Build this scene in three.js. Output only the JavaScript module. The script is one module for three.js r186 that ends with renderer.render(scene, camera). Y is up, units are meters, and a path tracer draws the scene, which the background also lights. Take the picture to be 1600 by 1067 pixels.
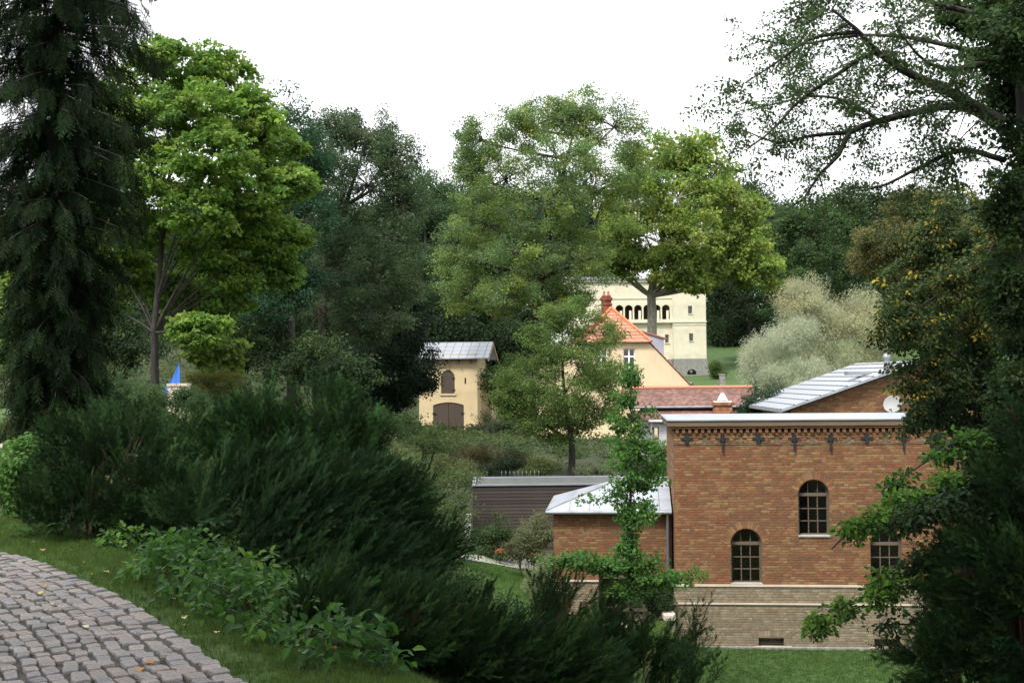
import * as THREE from 'three';
import { mergeGeometries } from 'three/addons/utils/BufferGeometryUtils.js';

// ------------------------------------------------------------------ camera, sky, sun, exposure
const scene = new THREE.Scene();
const F = 1900, EYE = 1.6;
const camera = new THREE.PerspectiveCamera(2 * Math.atan(533.5 / F) * 180 / Math.PI, 1024 / 682, 0.1, 2000);
camera.position.set(0, EYE, 0);
camera.rotation.set(Math.atan(56 / F), 0, -0.0095, 'XYZ');
camera.updateMatrixWorld(true);
const renderer = new THREE.WebGLRenderer({ antialias: true });
renderer.setSize(1024, 682);
renderer.toneMapping = THREE.LinearToneMapping;
renderer.toneMappingExposure = 3.45;
renderer.shadowMap.enabled = true;
{
  const w = 256, h = 128, a = new Float32Array(w * h * 4);
  for (let j = 0; j < h; j++) for (let i = 0; i < w; i++) {
    const el = (j + 0.5) / h * Math.PI - Math.PI / 2, az = (i + 0.5) / w * Math.PI * 2;
    const n = 0.03 * Math.sin(az * 3 + 1.3 + 2 * Math.sin(el * 5)) + 0.025 * Math.sin(az * 7 + el * 11) + 0.02 * Math.sin(az * 2 - el * 17);
    let L = 0.43 + 0.26 * Math.max(0, Math.sin(el)) + n * .65;
    let c = [L * 0.985, L, L * 1.03];
    if (el < 0) c = [0.12, 0.13, 0.11];
    a.set([...c, 1], (j * w + i) * 4);
  }
  const sky = new THREE.DataTexture(a, w, h, THREE.RGBAFormat, THREE.FloatType);
  sky.mapping = THREE.EquirectangularReflectionMapping; sky.magFilter = THREE.LinearFilter; sky.wrapS = THREE.RepeatWrapping; sky.needsUpdate = true;
  scene.background = sky; scene.environment = sky;
}
const sun = new THREE.DirectionalLight(new THREE.Color(1, 0.955, 0.88), 1.5);
sun.position.set(-55, 118, 22); sun.target.position.set(0, 0, -50);
sun.castShadow = true; sun.shadow.radius = 22; sun.shadow.mapSize.set(2048, 2048);
Object.assign(sun.shadow.camera, { left: -90, right: 90, top: 120, bottom: -120, near: 1, far: 400 });
scene.add(sun, sun.target);

// ------------------------------------------------------------------ helpers
const V = (x, y, z) => new THREE.Vector3(x, y, z);
function rng(s) { return () => { s |= 0; s = s + 0x6D2B79F5 | 0; let t = Math.imul(s ^ s >>> 15, 1 | s); t = t + Math.imul(t ^ t >>> 7, 61 | t) ^ t; return ((t ^ t >>> 14) >>> 0) / 4294967296; }; }
let R = rng(7);
const rr = (a, b) => a + (b - a) * R();
const pick = (a) => a[Math.floor(R() * a.length)];
const mixn = (a, b, t) => a + (b - a) * t;
const sst = (a, b, x) => { const t = Math.min(1, Math.max(0, (x - a) / (b - a))); return t * t * (3 - 2 * t); };
// a photograph point at a chosen distance -> a place in the world
function at(px, py, d) {
  const v = V((px - 800) / F, (533.5 - py) / F, -1).applyQuaternion(camera.quaternion);
  return v.multiplyScalar(d / -v.z).add(camera.position);
}
const names = {};
function numbered(n) { const k = names[n] = (names[n] ?? -1) + 1; return k ? n + '_' + String(k).padStart(3, '0') : n; }
function tag(o, label, category, group, kind) {
  o.userData.label = label; if (category) o.userData.category = category;
  if (group) o.userData.group = group; if (kind) o.userData.kind = kind; return o;
}
function thing(name, label, category, pos = [0, 0, 0], turn = 0, group) {
  const g = new THREE.Group(); g.name = numbered(name); g.position.set(...(pos.isVector3 ? pos.toArray() : pos)); g.rotation.y = turn;
  scene.add(g); return tag(g, label, category, group);
}
function part(name, geo, mat, parent, kind) {
  const m = new THREE.Mesh(geo, mat); m.name = name; parent.add(m); if (kind) m.userData.kind = kind; return m;
}
const strip = (g) => { const o = g.index ? g.toNonIndexed() : g; for (const k of Object.keys(o.attributes)) if (!['position', 'normal', 'uv'].includes(k)) o.deleteAttribute(k); return o; };
const merge = (l) => mergeGeometries(l.map(strip), false);
function box(w, h, d, x = 0, y = 0, z = 0) { // centred box with uv in metres
  const g = new THREE.BoxGeometry(w, h, d), u = g.attributes.uv, n = g.attributes.normal;
  for (let i = 0; i < u.count; i++) {
    const ax = Math.abs(n.getX(i)), ay = Math.abs(n.getY(i));
    u.setXY(i, u.getX(i) * (ax > .5 ? d : w), u.getY(i) * (ay > .5 ? d : h));
  }
  g.translate(x, y, z); return g;
}
const span = (x0, x1, y0, y1, z0, z1) => box(x1 - x0, y1 - y0, z1 - z0, (x0 + x1) / 2, (y0 + y1) / 2, (z0 + z1) / 2);
function poly(pts, uvs) { // flat convex polygon
  const p = [], u = []; const P = pts.map(a => V(...a));
  const n = P[1].clone().sub(P[0]).cross(P[2].clone().sub(P[0])).normalize();
  const e = P[1].clone().sub(P[0]).normalize(), f = n.clone().cross(e), N = [];
  for (let i = 1; i < P.length - 1; i++) for (const q of [P[0], P[i], P[i + 1]]) { p.push(q.x, q.y, q.z); const k = q.clone().sub(P[0]); u.push(k.dot(e), k.dot(f)); N.push(n.x, n.y, n.z); }
  const g = new THREE.BufferGeometry();
  g.setAttribute('position', new THREE.Float32BufferAttribute(p, 3)); g.setAttribute('normal', new THREE.Float32BufferAttribute(N, 3)); g.setAttribute('uv', new THREE.Float32BufferAttribute(u, 2));
  return g;
}
function slab(pts, t) { // polygon thickened downward by t
  const top = pts, bot = pts.map(([x, y, z]) => [x, y - t, z]), l = [poly(top), poly([...bot].reverse())];
  for (let i = 0; i < pts.length; i++) { const j = (i + 1) % pts.length; l.push(poly([top[i], bot[i], bot[j], top[j]])); }
  return merge(l);
}
function tube(pts, rad, sides = 7) {
  const p = [], n = [], u = [], idx = []; let len = 0; const up = V(0.31, 0.2, 0.93);
  pts.forEach((q, i) => {
    const t = (pts[Math.min(i + 1, pts.length - 1)].clone().sub(pts[Math.max(i - 1, 0)])).normalize();
    const a = up.clone().cross(t).normalize(), b = t.clone().cross(a); if (i) len += q.distanceTo(pts[i - 1]);
    for (let k = 0; k <= sides; k++) { const c = k / sides * Math.PI * 2, d = a.clone().multiplyScalar(Math.cos(c)).addScaledVector(b, Math.sin(c)); p.push(q.x + d.x * rad[i], q.y + d.y * rad[i], q.z + d.z * rad[i]); n.push(d.x, d.y, d.z); u.push(k / sides * Math.PI * 2 * rad[0], len); }
  });
  const s = sides + 1;
  for (let i = 0; i < pts.length - 1; i++) for (let k = 0; k < sides; k++) { const a = i * s + k; idx.push(a, a + 1, a + s, a + 1, a + s + 1, a + s); }
  const g = new THREE.BufferGeometry();
  g.setAttribute('position', new THREE.Float32BufferAttribute(p, 3)); g.setAttribute('normal', new THREE.Float32BufferAttribute(n, 3)); g.setAttribute('uv', new THREE.Float32BufferAttribute(u, 2)); g.setIndex(idx);
  return g;
}
function curve(a, b, bend, n = 6) { const m = a.clone().lerp(b, .5).add(bend), c = new THREE.QuadraticBezierCurve3(a, m, b); return c.getPoints(n); }
// value noise
const H = (x, y) => { let n = Math.imul(x, 374761393) + Math.imul(y, 668265263) | 0; n = Math.imul(n ^ n >>> 13, 1274126177); return ((n ^ n >>> 16) >>> 0) / 4294967296; };
function noise(x, y, per = 1 << 20) { const i = Math.floor(x), j = Math.floor(y), f = x - i, g = y - j, s = f * f * (3 - 2 * f), t = g * g * (3 - 2 * g), m = (k) => ((k % per) + per) % per; return mixn(mixn(H(m(i), m(j)), H(m(i + 1), m(j)), s), mixn(H(m(i), m(j + 1)), H(m(i + 1), m(j + 1)), s), t); }
function fbm(x, y, o = 4, per = 1 << 20) { let s = 0, a = .5, n = 0; for (let k = 0; k < o; k++) { s += a * noise(x, y, per); n += a; a *= .55; x *= 2; y *= 2; per *= 2; } return s / n; }
function tex(size, metres, fn, srgb = true) {
  const a = new Uint8Array(size * size * 4);
  for (let j = 0; j < size; j++) for (let i = 0; i < size; i++) { const c = fn(i / size, j / size); a.set([...(Array.isArray(c) ? c : [c, c, c]).map(v => Math.max(0, Math.min(255, v * 255))), 255], (j * size + i) * 4); }
  const t = new THREE.DataTexture(a, size, size); t.magFilter = THREE.LinearFilter; t.minFilter = THREE.LinearMipmapLinearFilter; t.generateMipmaps = true;
  t.wrapS = t.wrapT = THREE.RepeatWrapping; t.repeat.set(1 / metres, 1 / metres); if (srgb) t.colorSpace = THREE.SRGBColorSpace; t.needsUpdate = true; return t;
}
const std = (c, o = {}) => new THREE.MeshStandardMaterial({ color: new THREE.Color().setRGB(...c), roughness: .85, ...o });
const leafMat = (c, tr = .42, ro = .62) => { const m = new THREE.MeshPhysicalMaterial({ color: new THREE.Color().setRGB(...c), roughness: ro, transmission: tr, thickness: 0, side: THREE.DoubleSide, ior: 1.4 }); m.roughness = Math.max(ro, .9); m.specularIntensity = .35; return m; };

// ------------------------------------------------------------------ textures and materials
const tPlaster = tex(256, 3.1, (u, v) => { const n = fbm(u * 4, v * 4, 5, 4), s = fbm(u * 24, v * 3, 3, 24); return .86 + .12 * n - .07 * Math.max(0, s - .55); });
const tGrain = tex(256, 1.3, (u, v) => .62 + .38 * fbm(u * 16, v * 16, 4, 16));
const tStreak = tex(256, 2.0, (u, v) => .55 + .45 * fbm(u * 3, v * 48, 4, 3));
const tBark = tex(256, .9, (u, v) => { const n = fbm(u * 18, v * 4, 4, 18); return .35 + .65 * n; });
const bBark = tex(256, .9, (u, v) => fbm(u * 18, v * 4, 4, 18), false);
const tZinc = tex(256, 2.4, (u, v) => .8 + .2 * fbm(u * 3, v * 9, 4, 3));
const tTile = tex(512, 2.4, (u, v) => { // small flat tiles seen from far away
  const r = Math.floor(v * 16), x = u * 14 + (r % 2) * .5, c = Math.floor(x) % 14, k = H(c, r + 77), e = (v * 16 - r) < .13 ? .72 : 1, n = fbm(u * 6, v * 6, 4, 6);
  return [(.66 + .24 * k) * e * (.8 + .3 * n), (.62 + .28 * k) * e * (.8 + .3 * n), (.62 + .26 * k) * e * (.82 + .3 * n)]; });
const M = {
  bark: std([.1, .08, .06], { map: tBark, bumpMap: bBark, bumpScale: .02 }),
  barkDark: std([.055, .045, .036], { map: tBark, bumpMap: bBark, bumpScale: .015 }),
  barkPale: std([.68, .64, .52], { map: tBark, bumpMap: bBark, bumpScale: .015 }),
  barkRed: std([.1, .05, .035], { map: tBark }),
  twig: std([.06, .05, .035]),
  mortar: std([.21, .14, .085], { map: tGrain }),
  mortarGrey: std([.24, .205, .15], { map: tGrain }),
  stonePale: std([.62, .52, .42], { map: tPlaster }),
  zinc: std([.42, .45, .5], { map: tZinc, roughness: .42, metalness: .35 }),
  zincDark: std([.33, .35, .38], { map: tZinc, roughness: .5, metalness: .4 }),
  iron: std([.02, .022, .025], { roughness: .6, metalness: .4 }),
  pipe: std([.16, .17, .19], { roughness: .5, metalness: .5 }),
  frame: std([.17, .125, .09], { map: tStreak }),
  glass: new THREE.MeshPhysicalMaterial({ color: 0xffffff, transmission: 1, thickness: 0, roughness: .04, ior: 1.5 }),
  room: std([.06, .06, .055]),
  cream: std([.74, .69, .53], { map: tPlaster }),
  creamTrim: std([.78, .73, .59], { map: tPlaster }),
  ochre: std([.8, .63, .41], { map: tPlaster }),
  ochreHouse: std([.68, .54, .32], { map: tPlaster }),
  greyStone: std([.36, .36, .33], { map: tGrain }),
  whiteWall: std([.8, .8, .8], { map: tPlaster }),
  white: std([.82, .82, .82], { roughness: .6 }),
  doorBrown: std([.13, .095, .07], { map: tStreak }),
  roofTile: std([.29, .155, .12], { map: tTile }),
  brown: std([.1, .07, .045], { map: tStreak }),
  blue: std([.03, .17, .62], { roughness: .55, side: THREE.DoubleSide }),
  bluePale: std([.35, .48, .75], { roughness: .6 }),
};

// ------------------------------------------------------------------ the ground: a smooth sheet through surveyed points [x, distance, height]
const CP = [[0, 0, 0], [-2, 3, 0], [-3, 7, 0], [-4, 10, 0], [-6, 12, 0], [-10, 13, 0], [-6, 5, 0], [-9, 7, 0], [2, 0, -.1], [.6, 3, -.15], [-.4, 6.4, -.12], [1.5, 7, -1.1], [-1.4, 10, -.45], [-3, 13, -.3], [0, 12, -1.7], [4, 10, -2.4], [3, 16, -3.8], [0, 20, -4], [-3, 18, -1.5], [-6, 18, -.3], [-12, 20, -.1], [-12, 30, 0], [-8, 30, -.4], [-4, 30, -2.4], [0, 30, -5], [4, 28, -6], [8, 32, -6.35], [14, 32, -6.3], [9, 38, -6.35], [5, 37, -6.3], [2, 38, -5.8], [-1, 42, -4.85], [-1, 48, -5], [5, 48, -5.4], [12, 48, -6], [-4, 50, -3.9], [2, 55, -2.9], [-3, 61, -2.8], [6, 60, -2.6], [14, 60, -3], [-12, 45, .2], [-20, 45, .6], [-25, 60, 1.6], [-8, 70, -1.6], [-5, 95, -2.5], [2, 80, -2.2], [8, 75, -2.2], [12, 100, -.6], [20, 150, 1.5], [10, 150, 1.6], [0, 150, 2], [-30, 100, 4.5], [-55, 100, 7], [-60, 150, 11], [0, 200, 7], [45, 200, 8], [30, 60, -3.5], [22, 34, -5.6], [20, 14, -4], [45, 100, 1], [80, 100, 5], [-40, 20, .6], [-40, 0, .6], [-10, -30, .4], [40, -30, -2], [60, 20, -3], [-150, 300, 22], [150, 300, 20], [0, 350, 16], [-200, 0, 6], [200, 0, 2], [0, -150, 2]];
const tps = (() => {
  const n = CP.length, S = 40, K = n + 3, A = [], b = [];
  const U = (r2) => r2 < 1e-9 ? 0 : r2 * Math.log(r2) * .5;
  const P = CP.map(([x, d, y]) => [x / S, d / S, y]);
  for (let i = 0; i < K; i++) { A.push(new Float64Array(K)); b.push(0); }
  for (let i = 0; i < n; i++) { for (let j = 0; j < n; j++) A[i][j] = U((P[i][0] - P[j][0]) ** 2 + (P[i][1] - P[j][1]) ** 2) + (i === j ? .0008 : 0); A[i][n] = A[n][i] = 1; A[i][n + 1] = A[n + 1][i] = P[i][0]; A[i][n + 2] = A[n + 2][i] = P[i][1]; b[i] = P[i][2]; }
  for (let c = 0; c < K; c++) { let m = c; for (let r = c + 1; r < K; r++) if (Math.abs(A[r][c]) > Math.abs(A[m][c])) m = r; [A[c], A[m]] = [A[m], A[c]]; [b[c], b[m]] = [b[m], b[c]]; for (let r = c + 1; r < K; r++) { const f = A[r][c] / A[c][c]; if (f) { for (let k = c; k < K; k++) A[r][k] -= f * A[c][k]; b[r] -= f * b[c]; } } }
  const w = new Float64Array(K); for (let r = K - 1; r >= 0; r--) { let s = b[r]; for (let k = r + 1; k < K; k++) s -= A[r][k] * w[k]; w[r] = s / A[r][r]; }
  return (x, d) => { x /= S; d /= S; let s = w[n] + w[n + 1] * x + w[n + 2] * d; for (let j = 0; j < n; j++) s += w[j] * U((x - P[j][0]) ** 2 + (d - P[j][1]) ** 2); return s; };
})();
// the road's right-hand edge, [x, distance]
const EDGE = [[1.9, -2.5], [1.15, 0], [.4, 2.4], [-.45, 4.6], [-1.4, 6.4], [-1.77, 7.07], [-2.25, 7.96], [-2.79, 8.84], [-3.57, 10.0], [-4.3, 10.95], [-4.95, 11.6], [-6.1, 12.5], [-8.2, 13.7], [-11.5, 14.8], [-16, 15.4], [-22, 15.5]];
const edgeCurve = new THREE.CatmullRomCurve3(EDGE.map(([x, d]) => V(x, 0, -d)), false, 'centripetal');
const edgePts = edgeCurve.getSpacedPoints(240);
const edgeLen = edgeCurve.getLength();
function edgeSide(x, z) { // signed distance to the road edge, positive on the road
  let best = 1e9, s = 0;
  for (let i = 0; i < edgePts.length - 1; i++) {
    const a = edgePts[i], b = edgePts[i + 1], dx = b.x - a.x, dz = b.z - a.z, t = Math.min(1, Math.max(0, ((x - a.x) * dx + (z - a.z) * dz) / (dx * dx + dz * dz)));
    const ex = x - a.x - dx * t, ez = z - a.z - dz * t, d = ex * ex + ez * ez;
    if (d < best) { best = d; s = Math.sign(-(dx * ez - dz * ex)); }
  }
  return Math.sqrt(best) * s;
}
function hgt(x, z) {
  let y = tps(x, -z);
  if (z > -30 && z < 12 && Math.abs(x) < 40) {
    const e = edgeSide(x, z), w = 1 - sst(.1, 1.6, -e), near = 1 - sst(6, 9, e);
    y = mixn(y, -.03, e > 0 ? Math.max(near, 0) : w);
    y = mixn(y, y, 1);
  }
  return y;
}
const onGround = (x, z, dy = 0) => V(x, hgt(x, z) + dy, z);
{
  const axis = (lo, hi, f) => { const l = []; for (let x = lo; x < hi; x += f(x)) l.push(x); l.push(hi); return l; };
  const xs = axis(-420, 420, (x) => .35 + Math.max(0, Math.abs(x + 2) - 9) * .09), ds = axis(-160, 480, (d) => d < -4 ? 6 : d < 18 ? .38 : .5 + (d - 18) * .035);
  const p = [], c = [], u = [], idx = [];
  for (const d of ds) for (const x of xs) {
    const z = -d, y = hgt(x, z); p.push(x, y, z); u.push(x, d);
    const n = fbm(x * .7 + 9, d * .7, 4), k = fbm(x * .13, d * .13 + 4, 3);
    const lawn = Math.max(sst(26, 30, d) * (1 - sst(45, 47, d)) * sst(-5, -2, x), sst(98, 110, d) * sst(2, 8, x), (1 - sst(1.0, 1.5, -edgeSide(x, z))) * (d < 25 ? 1 : 0), sst(14, 17, d) * (1 - sst(40, 44, d)) * (1 - sst(-9, -6, x)));
    const g = [.045 + .03 * n, .10 + .05 * n, .018], s = [.035 + .02 * n, .042 + .03 * n, .018], m = sst(.35, .65, .3 + .5 * (k - .5) + lawn * .8);
    c.push(mixn(s[0], g[0], m), mixn(s[1], g[1], m), mixn(s[2], g[2], m));
  }
  const w = xs.length;
  for (let j = 0; j < ds.length - 1; j++) for (let i = 0; i < w - 1; i++) { const a = j * w + i; idx.push(a, a + 1, a + w, a + 1, a + w + 1, a + w); }
  const g = new THREE.BufferGeometry();
  g.setAttribute('position', new THREE.Float32BufferAttribute(p, 3)); g.setAttribute('color', new THREE.Float32BufferAttribute(c, 3)); g.setAttribute('uv', new THREE.Float32BufferAttribute(u, 2)); g.setIndex(idx); g.computeVertexNormals();
  const m = new THREE.Mesh(g, new THREE.MeshStandardMaterial({ vertexColors: true, roughness: 1, map: tGrain, bumpMap: tGrain, bumpScale: .03 })); m.name = 'ground'; scene.add(m);
  tag(m, 'grassy hillside ground falling into the valley', 'ground', null, 'structure');
}

// ------------------------------------------------------------------ cobbled road
function ribbon(off0, off1, y, i0, i1) { // strip along the road edge between two offsets
  const p = [], u = [], idx = []; let n = 0;
  for (let i = i0; i <= i1; i++) { const a = edgePts[i], b = edgePts[Math.min(i + 1, edgePts.length - 1)], t = b.clone().sub(edgePts[Math.max(0, i - 1)]).normalize(), l = V(t.z, 0, -t.x); for (const o of [off0, off1]) { p.push(a.x + l.x * o, y, a.z + l.z * o); u.push(o, i * edgeLen / 240); } if (n++) { const k = p.length / 3 - 4; idx.push(k, k + 1, k + 2, k + 1, k + 3, k + 2); } }
  const g = new THREE.BufferGeometry(); g.setAttribute('position', new THREE.Float32BufferAttribute(p, 3)); g.setAttribute('uv', new THREE.Float32BufferAttribute(u, 2)); g.setIndex(idx); g.computeVertexNormals(); return g;
}
function stoneGeo(seed) { // a worn sett: chamfered top, uneven outline, unit size 1 x 1 x 1
  const q = rng(seed), cor = [[-.5, -.5], [.5, -.5], [.5, .5], [-.5, .5]].map(([x, z]) => [x + (q() - .5) * .14, z + (q() - .5) * .14]);
  const ring = (s, y) => cor.map(([x, z]) => [x * s, y, z * s]), out = [], hs = [.96 + q() * .08, .96 + q() * .08, .96 + q() * .08, .96 + q() * .08];
  const outl = (r) => { const o = []; for (let i = 0; i < 4; i++) { const a = r[i], b = r[(i + 1) % 4]; o.push([a[0] * .86 + b[0] * .14, a[1], a[2] * .86 + b[2] * .14], [a[0] * .14 + b[0] * .86, a[1], a[2] * .14 + b[2] * .86]); } return o; };
  const a = outl(ring(1, 0)), b = outl(ring(1, .86)), c = outl(ring(.94, .96)).map((v, i) => [v[0], v[1] * hs[i >> 1], v[2]]), top = [0, .99, 0];
  for (let i = 0; i < 8; i++) { const j = (i + 1) % 8; out.push(poly([a[j], a[i], b[i], b[j]]), poly([b[j], b[i], c[i], c[j]]), poly([c[j], c[i], top])); }
  return merge(out);
}
{
  const road = new THREE.Group(); road.name = 'road'; scene.add(road); tag(road, 'grey cobbled road curving left along the grass verge', 'road', null, 'structure');
  part('bedding', ribbon(-.0, 6.4, -.004, 2, 235), std([.05, .044, .034], { map: tGrain, bumpMap: tGrain, bumpScale: .02 }), road);
  const geos = [1, 2, 3, 4, 5, 6].map(stoneGeo);
  const tones = [[.28, .255, .25], [.24, .22, .22], [.31, .27, .255], [.26, .23, .21], [.34, .3, .28], [.21, .2, .2], [.3, .255, .225], [.265, .25, .255]];
  const mats = tones.map(c => std(c, { roughness: .7, map: tGrain, bumpMap: tGrain, bumpScale: .006 }));
  R = rng(11); const all = [];
  const place = (s, t, w, l, h) => { const f = Math.min(.9999, Math.max(0, s / edgeLen)), a = edgeCurve.getPointAt(f), g = edgeCurve.getTangentAt(f), lx = g.z, lz = -g.x; const x = a.x + lx * t, z = a.z + lz * t; const wave = .03 * (fbm(x * .5, z * .5, 2) - .5);
    all.push({ x, z, y: -.085 + wave + rr(-.011, .011), w, l, h, yaw: Math.atan2(g.x, g.z) + rr(-.14, .14), tx: rr(-.06, .06), tz: rr(-.06, .06), v: Math.floor(R() * 6), m: Math.floor(R() * 8), px: 800 + F * x / Math.max(.5, -z), pd: -z }); };
  for (let t = .075, k = 0; t < 6.3; k++) {
    const w = k === 0 ? .12 : rr(.082, .108); const gap = k === 0 ? .024 : rr(.01, .02);
    for (let s = rr(.1, .3); s < edgeLen - .3;) { const l = rr(.09, .155); const f = s / edgeLen; if (f > .01 && f < .97) place(s + l / 2, t + w / 2 - .075 + rr(-.012, .012), w * rr(.88, 1.02), l, .1); s += l + rr(.002, .012); }
    t += w + gap;
  }
  const seen = all.filter(o => o.pd > 6.2 && o.px > -20 && o.px < 500).sort((a, b) => a.pd - b.pd).slice(0, 300), set = new Set(seen);
  const mat4 = (o) => new THREE.Matrix4().compose(V(o.x, o.y, o.z), new THREE.Quaternion().setFromEuler(new THREE.Euler(o.tx, o.yaw, o.tz, 'YXZ')), V(o.w * .985, o.h, o.l * .985));
  for (const o of seen) { const m = part('cobble', geos[o.v], mats[o.m], road); m.applyMatrix4(mat4(o)); }
  const rest = all.filter(o => !set.has(o));
  geos.forEach((g, v) => { const l = rest.filter(o => o.v === v), im = new THREE.InstancedMesh(g, std([1, 1, 1], { roughness: .7, map: tGrain, bumpMap: tGrain, bumpScale: .006 }), l.length); l.forEach((o, i) => { im.setMatrixAt(i, mat4(o)); im.setColorAt(i, new THREE.Color().setRGB(...tones[o.m])); }); im.name = 'cobbles'; im.userData.kind = 'stuff'; road.add(im); });
}
console.log('ground, road');

// ------------------------------------------------------------------ brickwork
const TONES = []; { R = rng(5); const base = [[.36, .13, .06], [.42, .17, .08], [.32, .15, .08], [.45, .28, .15], [.50, .34, .19], [.40, .22, .11], [.25, .13, .08], [.38, .20, .10], [.47, .31, .18], [.44, .21, .10]]; for (const b of base) for (let k = 0; k < 3; k++) { const f = rr(.82, 1.12); TONES.push(b.map((v, i) => mixn(v * f * rr(.95, 1.05), [.4, .2, .1][i], .25) * [.7, .62, .5][i])); } }
const PLINTH = []; { for (const b of [[.34, .28, .2], [.38, .31, .22], [.3, .25, .18], [.42, .36, .27], [.33, .25, .18]]) for (let k = 0; k < 3; k++) { const f = rr(.85, 1.1); PLINTH.push(b.map((v, i) => v * f * [.86, .84, .76][i])); } }
const brickMats = new Map();
const brickMat = (c) => { if (!brickMats.has(c)) brickMats.set(c, std(c, { map: tGrain, roughness: .9 })); return brickMats.get(c); };
// bricks: {x, y, w, h, rot, c} on a wall plane (front at z = 0); single ones become parts, the rest one joined part
function layBricks(list, parent, singles, z = 0, turn = null, mat = null) {
  const shared = new Map(), geos = [], cols = [];
  list.forEach((b, i) => {
    const g0 = box(b.w, b.h, .05);
    if (i < singles) {
      const key = b.w.toFixed(2) + b.h.toFixed(3); if (!shared.has(key)) shared.set(key, g0);
      const m = part('brick', shared.get(key), brickMat(b.c), parent); m.position.set(b.x, b.y, z - .021 + (b.out || 0)); m.rotation.z = b.rot || 0; return;
    }
    const g = g0.toNonIndexed(); g.rotateZ(b.rot || 0); g.translate(b.x, b.y, z - .021 + (b.out || 0)); if (turn) g.applyMatrix4(turn);
    geos.push(g); for (let k = 0; k < g.attributes.position.count; k++) cols.push(...b.c);
  });
  if (!geos.length) return;
  const g = mergeGeometries(geos); g.setAttribute('color', new THREE.Float32BufferAttribute(cols, 3));
  part('brickwork', g, mat || brickWorkMat, parent, 'stuff');
}
const brickWorkMat = new THREE.MeshStandardMaterial({ vertexColors: true, roughness: .9, map: tGrain });
function courses(x0, x1, y0, y1, tones, holes, ch = .0765, bl = .255) {
  const out = []; const n = Math.round((y1 - y0) / ch), hh = (y1 - y0) / n;
  for (let r = 0; r < n; r++) {
    const y = y0 + (r + .5) * hh, header = r % 2; let x = x0 - bl * R(); let k = r; const run = Math.floor(R() * (tones.length - 8));
    while (x < x1) {
      const w0 = (R() < .3 ? .5 : 1) * bl; let a = Math.max(x, x0), b = Math.min(x + w0, x1); x += w0;
      if (b - a < .05) continue;
      // cut at openings
      let pieces = [[a, b]];
      for (const hl of holes) { const s = hl(y); if (!s) continue; pieces = pieces.flatMap(([p, q]) => q <= s[0] || p >= s[1] ? [[p, q]] : [[p, s[0]], [s[1], q]].filter(([m, n2]) => n2 - m > .03)); }
      const patch = fbm(a * .6 + 31, y * .9 + 7, 3); // kiln batches: runs of redder or paler brick
      for (const [p, q] of pieces) { const dirty = tones === TONES && R() < .75 * sst(.5, .62, fbm(a * 1.1 + 3, y * 1.3 + 2, 3)) * sst(.6, .2, Math.abs(y - 2.9) / 3); const c = dirty ? pick(TONES.slice(18, 21)) : patch > .53 && R() < .55 ? tones[Math.floor(R() * tones.length * .4)] : R() < .55 ? tones[run + Math.floor(R() * 8)] : pick(tones); out.push({ x: (p + q) / 2, y, w: q - p - .011, h: hh - .0115, c, out: rr(-.002, .003) }); }
    }
  }
  return out;
}
// the ring of bricks on edge round an arch of radius r centred at cx, cy
function ringBricks(cx, cy, r, depth, tones, out) { const n = Math.round(Math.PI * (r + depth * .5) / .085); for (let k = 0; k < n; k++) { const a = (k + .5) / n * Math.PI; out.push({ x: cx + Math.cos(a) * (r + depth / 2), y: cy + Math.sin(a) * (r + depth / 2), w: .073, h: depth - .012, rot: a - Math.PI / 2, c: pick(tones), out: .006 }); } }
function archPath(x0, x1, y0, y1) { const r = (x1 - x0) / 2, p = new THREE.Path(); p.moveTo(x0, y0); p.lineTo(x1, y0); p.lineTo(x1, y1 - r); p.absarc((x0 + x1) / 2, y1 - r, r, 0, Math.PI, false); p.lineTo(x0, y0); return p; }
const rectPath = (x0, x1, y0, y1) => { const p = new THREE.Path(); p.moveTo(x0, y0); p.lineTo(x1, y0); p.lineTo(x1, y1); p.lineTo(x0, y1); p.lineTo(x0, y0); return p; };
function wallWith(shapePts, holes, thick) { const s = new THREE.Shape(shapePts.map(([x, y]) => new THREE.Vector2(x, y))); s.holes.push(...holes); const g = new THREE.ExtrudeGeometry(s, { depth: thick, bevelEnabled: false, curveSegments: 14 }); g.translate(0, 0, -thick); return g; }
function archHalf(x0, x1, y1, grow) { const r = (x1 - x0) / 2, cx = (x0 + x1) / 2, cy = y1 - r; return [cx, cy, r]; }
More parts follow.
